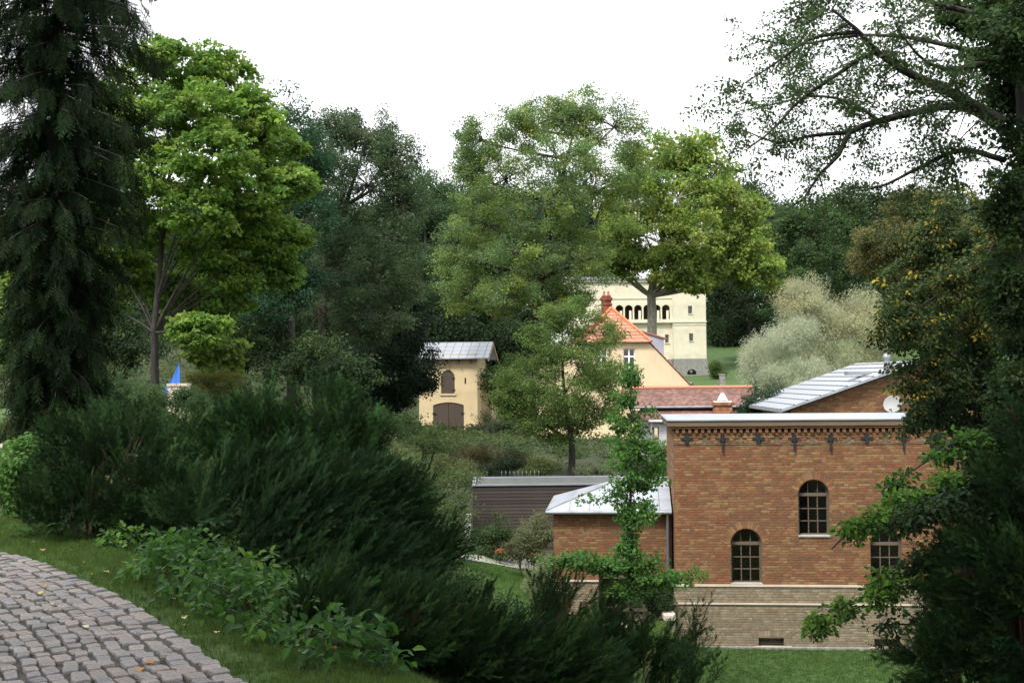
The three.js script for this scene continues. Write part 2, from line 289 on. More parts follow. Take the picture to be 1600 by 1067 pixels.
function archWindow(parent, x0, x1, y0, y1, z, rows = 3, cols = 3) {
  const w = new THREE.Group(); w.name = 'window'; parent.add(w);
  const r = (x1 - x0) / 2, cx = (x0 + x1) / 2, sy = y1 - r, t = .05;
  const outer = new THREE.Shape(); outer.moveTo(x0, y0); outer.lineTo(x1, y0); outer.lineTo(x1, sy); outer.absarc(cx, sy, r, 0, Math.PI, false); outer.lineTo(x0, y0);
  outer.holes.push(archPath(x0 + t, x1 - t, y0 + t, y1 - t));
  const fg = new THREE.ExtrudeGeometry(outer, { depth: .07, bevelEnabled: false, curveSegments: 14 }); fg.translate(0, 0, z - .07);
  const bars = [fg, span(x0 + t, x1 - t, sy - .05, sy + .045, z - .065, z + .012)];
  for (let c = 1; c < cols; c++) bars.push(box(.028, sy - .05 - y0 - t, .05, mixn(x0 + t, x1 - t, c / cols), (sy - .05 + y0 + t) / 2, z - .034));
  for (let q = 1; q < rows; q++) bars.push(box(x1 - x0 - 2 * t, .026, .046, cx, mixn(y0 + t, sy - .05, q / rows), z - .034));
  for (const a of [-.33, .33]) bars.push(box(.024, Math.sqrt(r * r * (1 - a * a * .45)) - .11, .045, cx + a * r * .95, sy + .045 + (Math.sqrt(r * r * (1 - a * a * .45)) - .11) / 2, z - .036));
  part('frame', merge(bars), M.frame, w);
  for (let c = 0; c < cols; c++) for (let q = 0; q < rows; q++) part('pane', box((x1 - x0 - 2 * t) / cols - .03, (sy - .05 - y0 - t) / rows - .03, .006, mixn(x0 + t, x1 - t, (c + .5) / cols), mixn(y0 + t, sy - .05, (q + .5) / rows), z - .04), M.glass, w);
  const fan = new THREE.Shape(); fan.absarc(cx, sy + .05, r - t - .01, 0, Math.PI, false); const fgeo = new THREE.ExtrudeGeometry(fan, { depth: .006, bevelEnabled: false, curveSegments: 14 }); fgeo.translate(0, 0, z - .043);
  part('pane', fgeo, M.glass, w);
  return w;
}

// ------------------------------------------------------------------ the brick pump house
const bO = at(1057, 1009, 36);
const pump = thing('brick_building', 'tall brick building with arched windows, iron wall anchors and flat metal roof', 'building', bO, -5 * Math.PI / 180);
{
  R = rng(21); const W = 8.16, D = 5.2, P1 = 1.25, P2 = 1.78, TOP = 5.9;
  const wins = [[1.63, 2.52, 1.83, 3.43], [3.6, 4.49, 3.23, 4.86], [5.64, 6.53, 1.83, 3.43]], vents = [[2.39, 3.12, .03, .26], [5.7, 6.43, .03, .26]];
  const holeA = (w, g) => (y) => { const [cx, cy, r] = archHalf(w[0], w[1], w[3]); if (y < w[2] || y > w[3] + g) return null; if (y <= cy) return [w[0], w[1]]; const rg = r + g, q = rg * rg - (y - cy) ** 2; return q > 0 ? [cx - Math.sqrt(q), cx + Math.sqrt(q)] : null; };
  const holes = wins.map(w => holeA(w, .235));
  // structural wall (mortar) with real openings
  part('wall', wallWith([[0, 1.79], [W, 1.79], [W, 6.3], [0, 6.3]], wins.map(w => archPath(...w)), .38), M.mortar, pump);
  part('plinth', merge([wallWith([[-.05, -.6], [W + .05, -.6], [W + .05, P2 - .03], [-.05, P2 - .03]], vents.map(v => rectPath(...v)), .4)]).translate(0, 0, .04), M.mortarGrey, pump);
  for (const g of [span(0, .36, -.6, 6.3, -D, -.4), span(W - .36, W, -.6, 6.3, -D, -.4), span(.36, W - .36, -.6, 6.3, -D, -D + .36)]) part('wall', g, M.mortar, pump);
  part('floor', span(.36, W - .36, -.05, .05, -D + .36, -.4), M.room, pump);
  part('ledge', span(-.075, W + .075, P2 - .03, P2 + .025, -.36, .075), M.stonePale, pump);
  part('ledge', span(-.075, W + .075, P1 - .02, P1 + .025, -.3, .085), M.stonePale, pump);
  const upper = courses(0, W, P2 + .03, TOP, TONES, [...holes]);
  const vis = upper.filter(b => b.x < 5.6 && b.w > .2).sort((a, b) => Math.abs(a.y - 4) - Math.abs(b.y - 4)), keep = new Set(vis.slice(0, 300));
  const ring = []; for (const w of wins) { const [cx, cy, r] = archHalf(w[0], w[1], w[3]); ringBricks(cx, cy, r, .235, TONES.slice(9, 27), ring); }
  layBricks([...vis.slice(0, 300), ...upper.filter(b => !keep.has(b)), ...ring], pump, 300);
  // frieze of recessed crosses: courses with gaps
  const fr = [], x7 = []; for (let k = 0; k < 8; k++) x7.push(.39 + k * 1.04);
  const crossHole = (cx, cy) => (y) => { const dy = Math.abs(y - cy); return dy < .04 ? [cx - .17, cx + .17] : dy < .13 ? [cx - .055, cx + .055] : null; };
  const small = x7.map(x => crossHole(x + .52, 6.07)), big = x7.map(x => crossHole(x, 6.07));
  part('ledge', span(-.02, W + .02, TOP, TOP + .022, -.3, .028), M.mortarGrey, pump);
  fr.push(...courses(0, W, TOP + .03, 6.24, TONES.slice(9), [...small, ...big]).map(b => ({ ...b, out: .03 })));
  layBricks(fr, pump, 0);
  // dentils, cornice, roof
  for (let k = 0; k < 44; k++) part('dentil', span(.06 + k * .186, .15 + k * .186, 6.24, 6.37, -.1, .1), brickMat(TONES[18 + (k * 5) % 6]), pump);
  part('cornice', span(-.13, W + .13, 6.37, 6.44, -D - .1, .13), brickMat(TONES[20]), pump);
  part('cornice', span(-.17, W + .17, 6.44, 6.6, -D - .1, .17), std([.2, .14, .085], { map: tStreak }), pump);
  const e = .2, y0 = 6.632, y1 = 6.665, i = .7;
  part('roof', merge([poly([[-e, y0, e], [W + e, y0, e], [W - i, y1, -i * 2.4], [i, y1, -i * 2.4]]), poly([[-e, y0, -D - e], [-e, y0, e], [i, y1, -i * 2.4], [i, y1, -D + i]]), poly([[W + e, y0, e], [W + e, y0, -D - e], [W - i, y1, -D + i], [W - i, y1, -i * 2.4]]), poly([[W + e, y0, -D - e], [-e, y0, -D - e], [i, y1, -D + i], [W - i, y1, -D + i]]), poly([[i, y1, -i * 2.4], [W - i, y1, -i * 2.4], [W - i, y1, -D + i], [i, y1, -D + i]]), span(-e, W + e, 6.602, y0 - .001, -D - e, e)]), M.zinc, pump);
  for (const [k, dir] of [[0, 1], [W, -1]]) { const s = courses(0, D, .0, 6.24, TONES, []); layBricks(s.map(b => ({ ...b, c: b.y < P2 ? pick(PLINTH) : b.c })), pump, 0, 0, new THREE.Matrix4().makeRotationY(dir > 0 ? -Math.PI / 2 : Math.PI / 2).setPosition(k, 0, dir > 0 ? -D : 0).multiply(new THREE.Matrix4().makeTranslation(0, 0, .0)) ); }
  // iron anchors
  x7.slice(0, 8).forEach((x, k) => {
    if ([1, 3, 4, 6].includes(k)) { const a = part('wall_anchor', merge([box(.045, .58, .04, x, 5.97, .07), box(.34, .05, .035, x, 6.07, .07), box(.12, .12, .035, x, 6.07, .068)]), M.iron, pump); a.userData.label = 'long iron wall anchor'; }
    else part('wall_anchor', merge([box(.1, .3, .035, x, 6.07, .045), box(.34, .09, .034, x, 6.07, .046)]), M.iron, pump);
  });
  // plinth bricks
  const vh = vents.map(v => (y) => y > v[2] - .02 && y < v[3] + .23 ? [v[0] - .01, v[1] + .01] : null);
  const pb = [...courses(-.05, W + .05, .02, P1 - .02, PLINTH, vh), ...courses(-.05, W + .05, P1 + .025, P2 - .03, PLINTH, [])];
  for (const v of vents) for (let x = v[0] + .04; x < v[1]; x += .085) pb.push({ x, y: v[3] + .115 + .05 * Math.cos((x - (v[0] + v[1]) / 2) * 3.5) - .03, w: .072, h: .2, rot: -((x - (v[0] + v[1]) / 2)) * .35, c: pick(PLINTH) });
  layBricks(pb, pump, 0, .04);
  for (const v of vents) { part('vent', merge([span(v[0], v[1], v[2], v[3], -.3, -.26)]), M.room, pump); part('vent_bar', merge([.25, .5, .75].map(f => span(v[0], v[1], mixn(v[2], v[3], f) - .012, mixn(v[2], v[3], f) + .012, -.1, -.07))), M.frame, pump); part('sill', span(v[0] - .12, v[1] + .22, v[2] - .075, v[2] - .004, -.1, .13), M.stonePale, pump); }
  for (const w of wins) { archWindow(pump, ...w, -.16); part('sill', span(w[0] - .02, w[1] + .02, w[2] - (w[2] > 3 ? .03 : .02), w[2] + .015, -.3, .05), std([.45, .43, .4], { map: tPlaster }), pump); }
  // the faint shelf seen in the middle window
  part('ground_sill', span(-.2, W + .2, -.12, .02, .02, .2), M.greyStone, pump);
}
// ------------------------------------------------------------------ low brick annexe with hipped zinc roof
{
  R = rng(22); const W = 3.56, D = 4.2, H1 = 3.9;
  const c = Math.cos(-5 * Math.PI / 180), s = Math.sin(-5 * Math.PI / 180), off = [-3.62, .0, -.75];
  const o = V(bO.x + off[0] * c + off[2] * s, bO.y, bO.z - off[0] * s + off[2] * c);
  const an = thing('brick_annexe', 'low brick annexe with pale hipped metal roof beside the brick building', 'building', o, -5 * Math.PI / 180);
  const win = [1.35, 2.32, .45, 2.35];
  part('wall', wallWith([[0, -.6], [W, -.6], [W, H1 - .12], [0, H1 - .12]], [archPath(...win)], .36), M.mortar, an);
  part('wall', merge([span(0, .36, -.6, H1 - .12, -D, -.36), span(.36, W, -.6, H1 - .12, -D, -D + .36)]), M.mortar, an);
  part('floor', span(.36, W, -.05, .05, -D + .36, -.36), M.room, an);
  const hole = (y) => { const r = .485, cx = 1.835, cy = win[3] - r, g = y > cy ? .22 : 0; if (y < win[2] || y > win[3] + .22) return null; if (y <= cy) return [win[0], win[1]]; const q = (r + g) ** 2 - (y - cy) ** 2; return q > 0 ? [cx - Math.sqrt(q), cx + Math.sqrt(q)] : null; };
  const lower = courses(0, W, .02, 1.74, PLINTH, [hole]), up = courses(0, W, 1.8, H1 - .12, TONES, [hole, (y) => y > 3.1 && y < 3.55 ? [1.02, 1.07] : null]);
  const full = up.filter(b => b.w > .2), ks = new Set(full.slice(0, 300)); const ring = []; ringBricks(1.835, win[3] - .485, .485, .22, TONES.slice(9, 27), ring);
  layBricks([...full.slice(0, 300), ...up.filter(b => !ks.has(b)), ...lower, ...ring], an, Math.min(300, full.length));
  layBricks(courses(0, D, .02, H1 - .12, TONES, []), an, 0, 0, new THREE.Matrix4().makeRotationY(-Math.PI / 2).setPosition(0, 0, -D));
  part('ledge', merge([span(-.04, win[0], 1.74, 1.79, -.2, .05), span(win[1], W, 1.74, 1.79, -.2, .05)]), M.stonePale, an);
  archWindow(an, ...win, -.14, 3, 2); part('sill', span(win[0] - .04, win[1] + .04, win[2] - .06, win[2] + .01, -.3, .06), M.stonePale, an);
  const e = .22, yR = H1 + .78, zr = -D / 2, xr = 2.05;
  const roof = part('roof', merge([poly([[-e, H1, e], [W, H1, e], [W, yR, zr], [xr, yR, zr]]), poly([[-e, H1, -D - e], [-e, H1, e], [xr, yR, zr]]), poly([[W, H1, -D - e], [-e, H1, -D - e], [xr, yR, zr], [W, yR, zr]]), span(-e + .002, W, H1 - .1, H1 - .003, -D - e, e - .002)]), M.zinc, an);
  // standing seams and hip rolls
  const nrm = (x, t) => V(x, mixn(H1, yR, t), mixn(e, zr, t));
  for (const x of [.5, 1.1, 2.05, 2.72, 3.2]) { const t1 = x < xr ? (x + e) / (xr + e) : 1; roof.add(Object.assign(new THREE.Mesh(tube([nrm(x, 0), nrm(x, t1)], [.016, .016], 5), M.zincDark), { name: 'seam' })); }
  roof.add(Object.assign(new THREE.Mesh(tube([V(-e, H1, e), V(xr, yR, zr)], [.035, .035], 6), M.zincDark), { name: 'hip_roll' }));
  roof.add(Object.assign(new THREE.Mesh(tube([V(xr, yR, zr), V(W, yR, zr)], [.045, .045], 6), M.zincDark), { name: 'ridge_roll' }));
  part('gutter', tube([V(-e, H1 - .05, e + .05), V(W, H1 - .05, e + .05)], [.06, .06], 8), M.zincDark, an);
  part('downpipe', tube([V(W - .12, H1 - .08, e + .05), V(W - .12, H1 - .35, .12), V(W - .12, .15, .12)], [.05, .05, .05], 8), M.pipe, an);
}
// ------------------------------------------------------------------ pale stone stair cheek beside the brick building
{
  const p = at(1047, 1000, 35.6); const t = thing('stone_pier', 'pale stone-capped low pier at the foot of the brick building corner', 'pier', onGround(p.x, p.z));
  part('base', span(-.15, .13, -.3, .78, -.5, .3), M.mortarGrey, t); part('cap', span(-.2, .16, .78, .92, -.56, .36), std([.6, .5, .44], { map: tPlaster }), t);
}
// ------------------------------------------------------------------ dark wooden shed
{
  const d = 48, p0 = at(740, 860, d), s = F / d, W = 288 / s, topY = at(740, 757, d).y, D = 3.6;
  const t = thing('wooden_shed', 'dark weathered plank shed with flat pale roof edge', 'shed', [p0.x, p0.y - .3, p0.z], 0.012);
  const h = topY - p0.y + .3; R = rng(31);
  part('core', span(.03, W - .03, 0, h - .12, -D + .03, -.03), std([.03, .025, .022]), t);
  const tones = [[.07, .052, .045], [.085, .065, .055], [.06, .045, .04], [.1, .078, .065]].map(c => std(c, { map: tStreak }));
  let k = 0; for (let y = 0; y < h - .13; y += .132, k++) {
    for (const [a, b] of k % 3 ? [[0, W * .55 + (k % 5) * .2], [W * .55 + (k % 5) * .2, W]] : [[0, W]]) part('plank', span(a + .003, b - .003, y, y + .12, -.025, rr(-.004, .006)), pick(tones), t);
    part('plank', span(-.02, .004, y, y + .12, -D, -.0), pick(tones), t); part('plank', span(W - .004, W + .02, y, y + .12, -D, 0), pick(tones), t);
  }
  part('roof', span(.1, W - .1, h - .1, h - .05, -D + .1, -.1), std([.12, .13, .125], { map: tGrain }), t);
  for (const g of [span(-.05, W + .05, h - .06, h, -.06, .05), span(-.05, W + .05, h - .06, h, -D - .05, -D + .1), span(-.05, .08, h - .06, h, -D + .1, -.06), span(W - .08, W + .05, h - .06, h, -D + .1, -.06)]) part('roof_edge', g, M.zinc, t);
  const q = at(737, 813, 47.6); const b = thing('white_box', 'small white cabinet at the corner of the plank shed', 'cabinet', [q.x - .15, hgt(q.x, q.z) , q.z], 0);
  part('body', span(-.12, .12, 0, q.y - hgt(q.x, q.z) + .2, -.1, .1), M.white, b); part('lid', span(-.14, .14, q.y - hgt(q.x, q.z) + .2, q.y - hgt(q.x, q.z) + .24, -.12, .12), M.white, b);
  const r0 = at(784, 746, 53), r1 = at(842, 746, 53), rl = thing('iron_railing', 'short spiked iron railing behind the plank shed roof', 'railing', [r0.x, hgt(r0.x, r0.z), r0.z]);
  const top = r0.y - hgt(r0.x, r0.z), L = r1.x - r0.x; part('rail', merge([span(0, L, top, top + .04, -.02, .02), span(0, L, .15, .19, -.02, .02)]), M.pipe, rl);
  for (let k2 = 0; k2 <= 9; k2++) part('bar', merge([box(.022, top + .2, .022, L * k2 / 9, (top + .2) / 2, 0.035), new THREE.ConeGeometry(.03, .1, 6).translate(L * k2 / 9, top + .25, 0.035)]), M.pipe, rl);
}
// ------------------------------------------------------------------ brick gable building behind
{
  const d = 45, s = F / d, a = at(1236, 640, d), apex = at(1432, 566, d), t = thing('gable_brick_building', 'brick gable building with ribbed metal roof behind the flat-roofed one', 'building', [a.x, hgt(a.x, a.z) - .3, a.z], -.03);
  const gy = t.position.y, hw = apex.x - a.x, he = a.y - gy, ha = apex.y - gy - .1, D = 9; R = rng(41);
  part('wall', wallWith([[0, 0], [2 * hw, 0], [2 * hw, he], [hw, ha], [0, he]], [], .36), M.mortar, t);
  for (const g of [span(0, .36, 0, he, -D, -.36), span(2 * hw - .36, 2 * hw, 0, he, -D, -.36)]) part('wall', g, M.mortar, t);
  const slope = (ha - he) / hw; const bs = courses(.02, 2 * hw - .02, Math.max(0, he - 1.6), ha - .12, TONES.slice(6, 21), []).filter(b => b.y < he + Math.min(b.x, 2 * hw - b.x) * slope - .06 && b.x < hw + 2);
  layBricks(bs, t, 0);
  const o = .45; const L = (x0, y0, x1, y1) => slab([[x0, y0, .35], [x1, y1, .35], [x1, y1, -D], [x0, y0, -D]], .1);
  const y0 = he - o * slope + .16, y1 = ha + .16;
  part('roof', L(-o, y0, hw, y1), M.zinc, t); part('roof', slab([[hw + .002, y1, .35], [2 * hw + o, y0, .35], [2 * hw + o, y0, -D], [hw + .002, y1, -D]], .1), M.zinc, t);
  for (let k = 0; k < 11; k++) { const f = k / 10.5; part('roof_rib', tube([V(mixn(-o + .03, hw, f), mixn(y0, y1, f) + .02, .36), V(mixn(-o + .03, hw, f), mixn(y0, y1, f) + .02, -D)], [.025, .025], 5), M.zincDark, t); }
  part('roof_hatch', box(.9, .14, .6, hw * .62, mixn(y0, y1, .68) + .12, -1.6).rotateZ(0), M.zincDark, t);
  const v = part('roof_vent', merge([new THREE.CylinderGeometry(.1, .1, .5, 10).translate(hw * .82, mixn(y0, y1, .85) + .15, -1), new THREE.SphereGeometry(.15, 10, 8).translate(hw * .82, mixn(y0, y1, .85) + .42, -1)]), M.zincDark, t);
  // satellite dish on the gable
  const q = at(1396, 632, d - .45), dish = thing('satellite_dish', 'grey satellite dish mounted on the brick gable', 'dish', q, -.55);
  const prof = []; for (let k = 0; k <= 8; k++) prof.push(new THREE.Vector2(.33 * k / 8 + .001, .07 * (k / 8) ** 2)); for (let k = 8; k >= 0; k--) prof.push(new THREE.Vector2(.33 * k / 8 + .001, .07 * (k / 8) ** 2 - .012));
  part('reflector', new THREE.LatheGeometry(prof, 24).rotateX(Math.PI / 2 - .35), std([.26, .27, .27], { roughness: .6 }), dish);
  part('arm', tube([V(0, -.3, .05), V(0, -.2, .35)], [.015, .015], 5), M.pipe, dish); part('receiver', box(.07, .07, .12, 0, -.18, .37), M.pipe, dish); part('bracket', tube([V(0, 0, -.02), V(.1, -.05, -.25), V(.2, -.2, -.5)], [.025, .025, .025], 6), M.pipe, dish);
}
// ------------------------------------------------------------------ white house under red tiled roofs
{
  const d = 59, s = F / d, x0 = at(1010, 700, d).x, x1 = at(1188, 700, d).x, W = x1 - x0, c = onGround(x0, -d);
  const t = thing('white_house', 'white walled house with stepped red tiled roof behind the brick building', 'house', [x0, c.y - .3, -d], .008); const gy = c.y - .3;
  const Y = (py, dd) => at(1080, py, dd).y - gy;
  const yg = Y(656, 58.8), yb = Y(641, 60), ye = Y(634, 60), yr = Y(606, 61.6);
  part('wall', wallWith([[.15, 0], [W, 0], [W, yg - .02], [.15, yg - .02]], [rectPath(.25, .62, yg - 1.35, yg - .35), rectPath(2.2, 3.1, yg - 1.5, yg - .4)], .3), M.whiteWall, t);
  for (const g of [span(.15, .45, 0, yg - .02, -5, -.3), span(W - .3, W, 0, yg - .02, -5, -.3)]) part('wall', g, M.whiteWall, t);
  for (const [a, b, e, f] of [[.25, .62, yg - 1.35, yg - .35], [2.2, 3.1, yg - 1.5, yg - .4]]) { const w = new THREE.Group(); w.name = 'window'; t.add(w); part('pane', span(a + .04, b - .04, e + .04, f - .04, -.12, -.115), M.glass, w); part('frame', merge([span(a, a + .04, e, f, -.15, -.08), span(b - .04, b, e, f, -.15, -.08), span(a + .04, b - .04, f - .04, f, -.15, -.08), span(a + .04, b - .04, e, e + .04, -.15, -.08)]), M.pipe, w); }
  part('roof', slab([[-.6, yg, .25], [W + .2, yg, .25], [W + .2, yb, -1], [-.6, yb, -1]], .09), M.roofTile, t);
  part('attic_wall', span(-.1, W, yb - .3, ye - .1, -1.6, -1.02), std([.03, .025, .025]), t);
  part('roof', merge([slab([[-.9, ye, -.9], [W + .2, ye, -.9], [W + .2, yr, -2.6], [-.9, yr, -2.6]], .1), slab([[W + .2, ye, -4.6], [-.9, ye, -4.6], [-.9, yr, -2.602], [W + .2, yr, -2.602]], .1)]), M.roofTile, t);
  part('ridge', tube([V(-.9, yr + .02, -2.6), V(W + .2, yr + .02, -2.6)], [.09, .09], 8), std([.5, .18, .11]), t);
  part('gutter', tube([V(-.9, ye - .06, -.85), V(W + .2, ye - .06, -.85)], [.06, .06], 8), M.zincDark, t);
  part('gutter', tube([V(.1, yg - .05, .3), V(W + .2, yg - .05, .3)], [.055, .055], 8), M.white, t);
  part('downpipe', tube([V(.25, yg - .06, .3), V(.25, yg - .3, .1), V(.25, .05, .1)], [.04, .04, .04], 7), M.white, t);
  const cx = at(1131.5, 640, d).x - x0, cb = Y(655, d), ct = Y(627, d);
  const ch = part('chimney', span(cx - .42, cx + .42, cb - .2, ct - .22, -.62, -.02), std([.5, .22, .11], { map: tTile }), t);
  ch.add(Object.assign(new THREE.Mesh(span(cx - .5, cx + .5, ct - .22, ct - .06, -.68, .04), std([.55, .25, .13], { map: tTile })), { name: 'chimney_head' }));
  ch.add(Object.assign(new THREE.Mesh(merge([span(cx - .4, cx + .4, ct - .06, ct - .02, -.6, -.04), new THREE.CylinderGeometry(.08, .26, .34, 16).translate(cx, ct + .2, -.32), new THREE.CylinderGeometry(.12, .12, .1, 10).translate(cx, ct, -.32)]), M.white), { name: 'chimney_cap' }));
}
// ------------------------------------------------------------------ ochre house with half-hipped orange roof
{
  const d = 75, p = at(962, 600, d), gy = hgt(p.x, p.z) - .3, t = thing('ochre_house', 'ochre gabled house with orange tiled half-hipped roof and red chimney', 'house', [p.x, gy, p.z], .01);
  const y = (py, dd = d) => at(962, py, dd).y - gy, hx = 2.02, hy = y(534), ex = 4.62, ey = y(604), sl = (hy - ey) / (ex - hx), ry = hy + hx * sl, D = 10, lx = 4.6, ly = hy - .9; R = rng(51);
  const wn = [[.5, 1.22, y(577), y(545)], [-1.22, -.5, y(577), y(545)]];
  part('wall', wallWith([[-lx, 0], [ex, 0], [ex, ey], [hx, hy], [-hx, hy], [-lx, ly]], wn.map(w => rectPath(...w)), .35), M.ochre, t);
  for (const g of [span(-lx, -lx + .35, 0, ly, -D, -.35), span(ex - .35, ex, 0, ey, -D, -.35), span(-lx + .35, ex - .35, 0, ey, -D - .35, -D)]) part('wall', g, M.ochre, t);
  part('floor', span(-lx + .35, ex - .35, y(590), y(590) + .1, -D, -.35), M.room, t);
  part('partition', span(-2.1, 2.1, 0, hy - .1, -3.2, -3), M.room, t);  // added dark inner wall, blocks the sky behind the panes so they look dark
  for (const w of wn) { const g = new THREE.Group(); g.name = 'window'; t.add(g); const m = (w[0] + w[1]) / 2, q = mixn(w[2], w[3], .62), k = .05; part('frame', merge([span(w[0], w[0] + k, w[2], w[3], -.2, -.1), span(w[1] - k, w[1], w[2], w[3], -.2, -.1), span(w[0] + k, w[1] - k, w[3] - k, w[3], -.2, -.1), span(w[0] + k, w[1] - k, w[2], w[2] + k, -.2, -.1), span(m - .045, m + .045, w[2] + k, w[3] - k, -.19, -.09), span(w[0] + k, w[1] - k, q - .045, q + .045, -.185, -.095)]), M.white, g); for (const [a, b] of [[w[0] + k, m - .045], [m + .045, w[1] - k]]) for (const [e, f] of [[w[2] + k, q - .045], [q + .045, w[3] - k]]) part('pane', span(a, b, e, f, -.15, -.145), M.glass, g); part('sill', span(w[0] - .06, w[1] + .06, w[2] - .07, w[2] - .002, -.2, .06), M.ochre, g); }
  // courses of orange tiles: half hip in front, slopes on both sides
  const tones = [[.6, .28, .18], [.55, .25, .16], [.64, .31, .2]].map(c => std(c, { map: tGrain })), zr = -2.3, n = 10, o = .2;
  for (let k = 0; k < n; k++) { const f0 = k / n, f1 = (k + 1) / n + .02, X = (f) => mixn(hx + o, .05, f), Yv = (f) => mixn(hy - .06, ry, f), Z = (f) => mixn(.28, zr, f); const up = .07; part('tile_course', slab([[-X(f0), Yv(f0) + up, Z(f0)], [X(f0), Yv(f0) + up, Z(f0)], [X(f1), Yv(f1), Z(f1)], [-X(f1), Yv(f1), Z(f1)]], .05), pick(tones), t); }
  for (const sd of [-1, 1]) for (let k = 0; k < 22; k++) {
    const f0 = k / 22, f1 = (k + 1) / 22 + .01, X = (f) => sd * mixn(sd > 0 ? ex + .3 : lx + .3, 0, f), Yv = (f) => (sd > 0 ? mixn(ey - .3 * sl, ry, f) : f < .55 ? mixn(ly - .1, hy, f / .55) : mixn(hy, ry, (f - .55) / .45)) + .12; const zf = (f) => { const x = Math.abs(X(f)); return x < hx ? mixn(zr, .22, x / hx) : .1; };
    const q = [[X(f0), Yv(f0) + .03, zf(f0)], [X(f0), Yv(f0) + .03, -D], [X(f1), Yv(f1), -D], [X(f1), Yv(f1), zf(f1)]]; part('tile_course', slab(sd > 0 ? q : q.reverse(), .06), pick(tones), t);
  }
  for (const sd of [-1, 1]) part('hip_tiles', tube([V(sd * (hx + o), hy, .25), V(0, ry + .1, zr)], [.09, .09], 7), std([.6, .16, .07]), t);
  part('ridge_tiles', tube([V(0, ry + .12, zr), V(0, ry + .12, -D)], [.1, .1], 7), std([.6, .16, .07]), t);
  // dormer on the right slope
  const dy = ey + (ex - 2.6) * sl; const dm = part('dormer', merge([slab([[1.5, ry - 1.35, -.9], [3.3, ry - 1.9, -.9], [3.3, ry - 1.9, -3.4], [1.5, ry - 1.35, -3.4]], .08)]), tones[1], t);
  dm.add(Object.assign(new THREE.Mesh(poly([[1.7, ry - 1.5, -1], [2.2, ry - 2.2, -1], [3.15, ry - 3.25, -1], [3.15, ry - 1.98, -1]]), std([.36, .4, .48], { map: tZinc, side: THREE.DoubleSide })), { name: 'cheek' }));
  const cy = y(490, 78), ct = y(462, 78), cx = -.25; const ch = part('chimney', merge([span(cx - .3, cx + .3, cy - 1, ct - .3, -3.3, -2.7), span(cx - .36, cx + .36, ct - .62, ct - .52, -3.36, -2.64), span(cx - .38, cx + .38, ct - .3, ct - .12, -3.38, -2.62), span(cx - .28, cx + .28, ct - .12, ct, -3.28, -2.72)]), std([.4, .12, .07], { map: tTile }), t);
  for (const k of [-.14, .14]) ch.add(Object.assign(new THREE.Mesh(new THREE.CylinderGeometry(.07, .09, .3, 8).translate(cx + k, ct + .14, -3), std([.42, .14, .08])), { name: 'chimney_pot' }));
  const pp = at(1079, 601, 75.2), pl = thing('garden_urn', 'small dark urn at the lower corner of the ochre house roof', 'urn', [pp.x + .05, hgt(pp.x, pp.z), pp.z]); const uh = pp.y - pl.position.y; part('pedestal', span(-.09, .09, 0, uh - .2, -.09, .09), M.greyStone, pl); part('urn_body', new THREE.LatheGeometry([[0, 0], [.07, 0], [.05, .08], [.14, .2], [.15, .32], [.1, .36], [0, .36]].map(a => new THREE.Vector2(...a)), 12).translate(0, uh - .2, 0), M.pipe, pl);
}
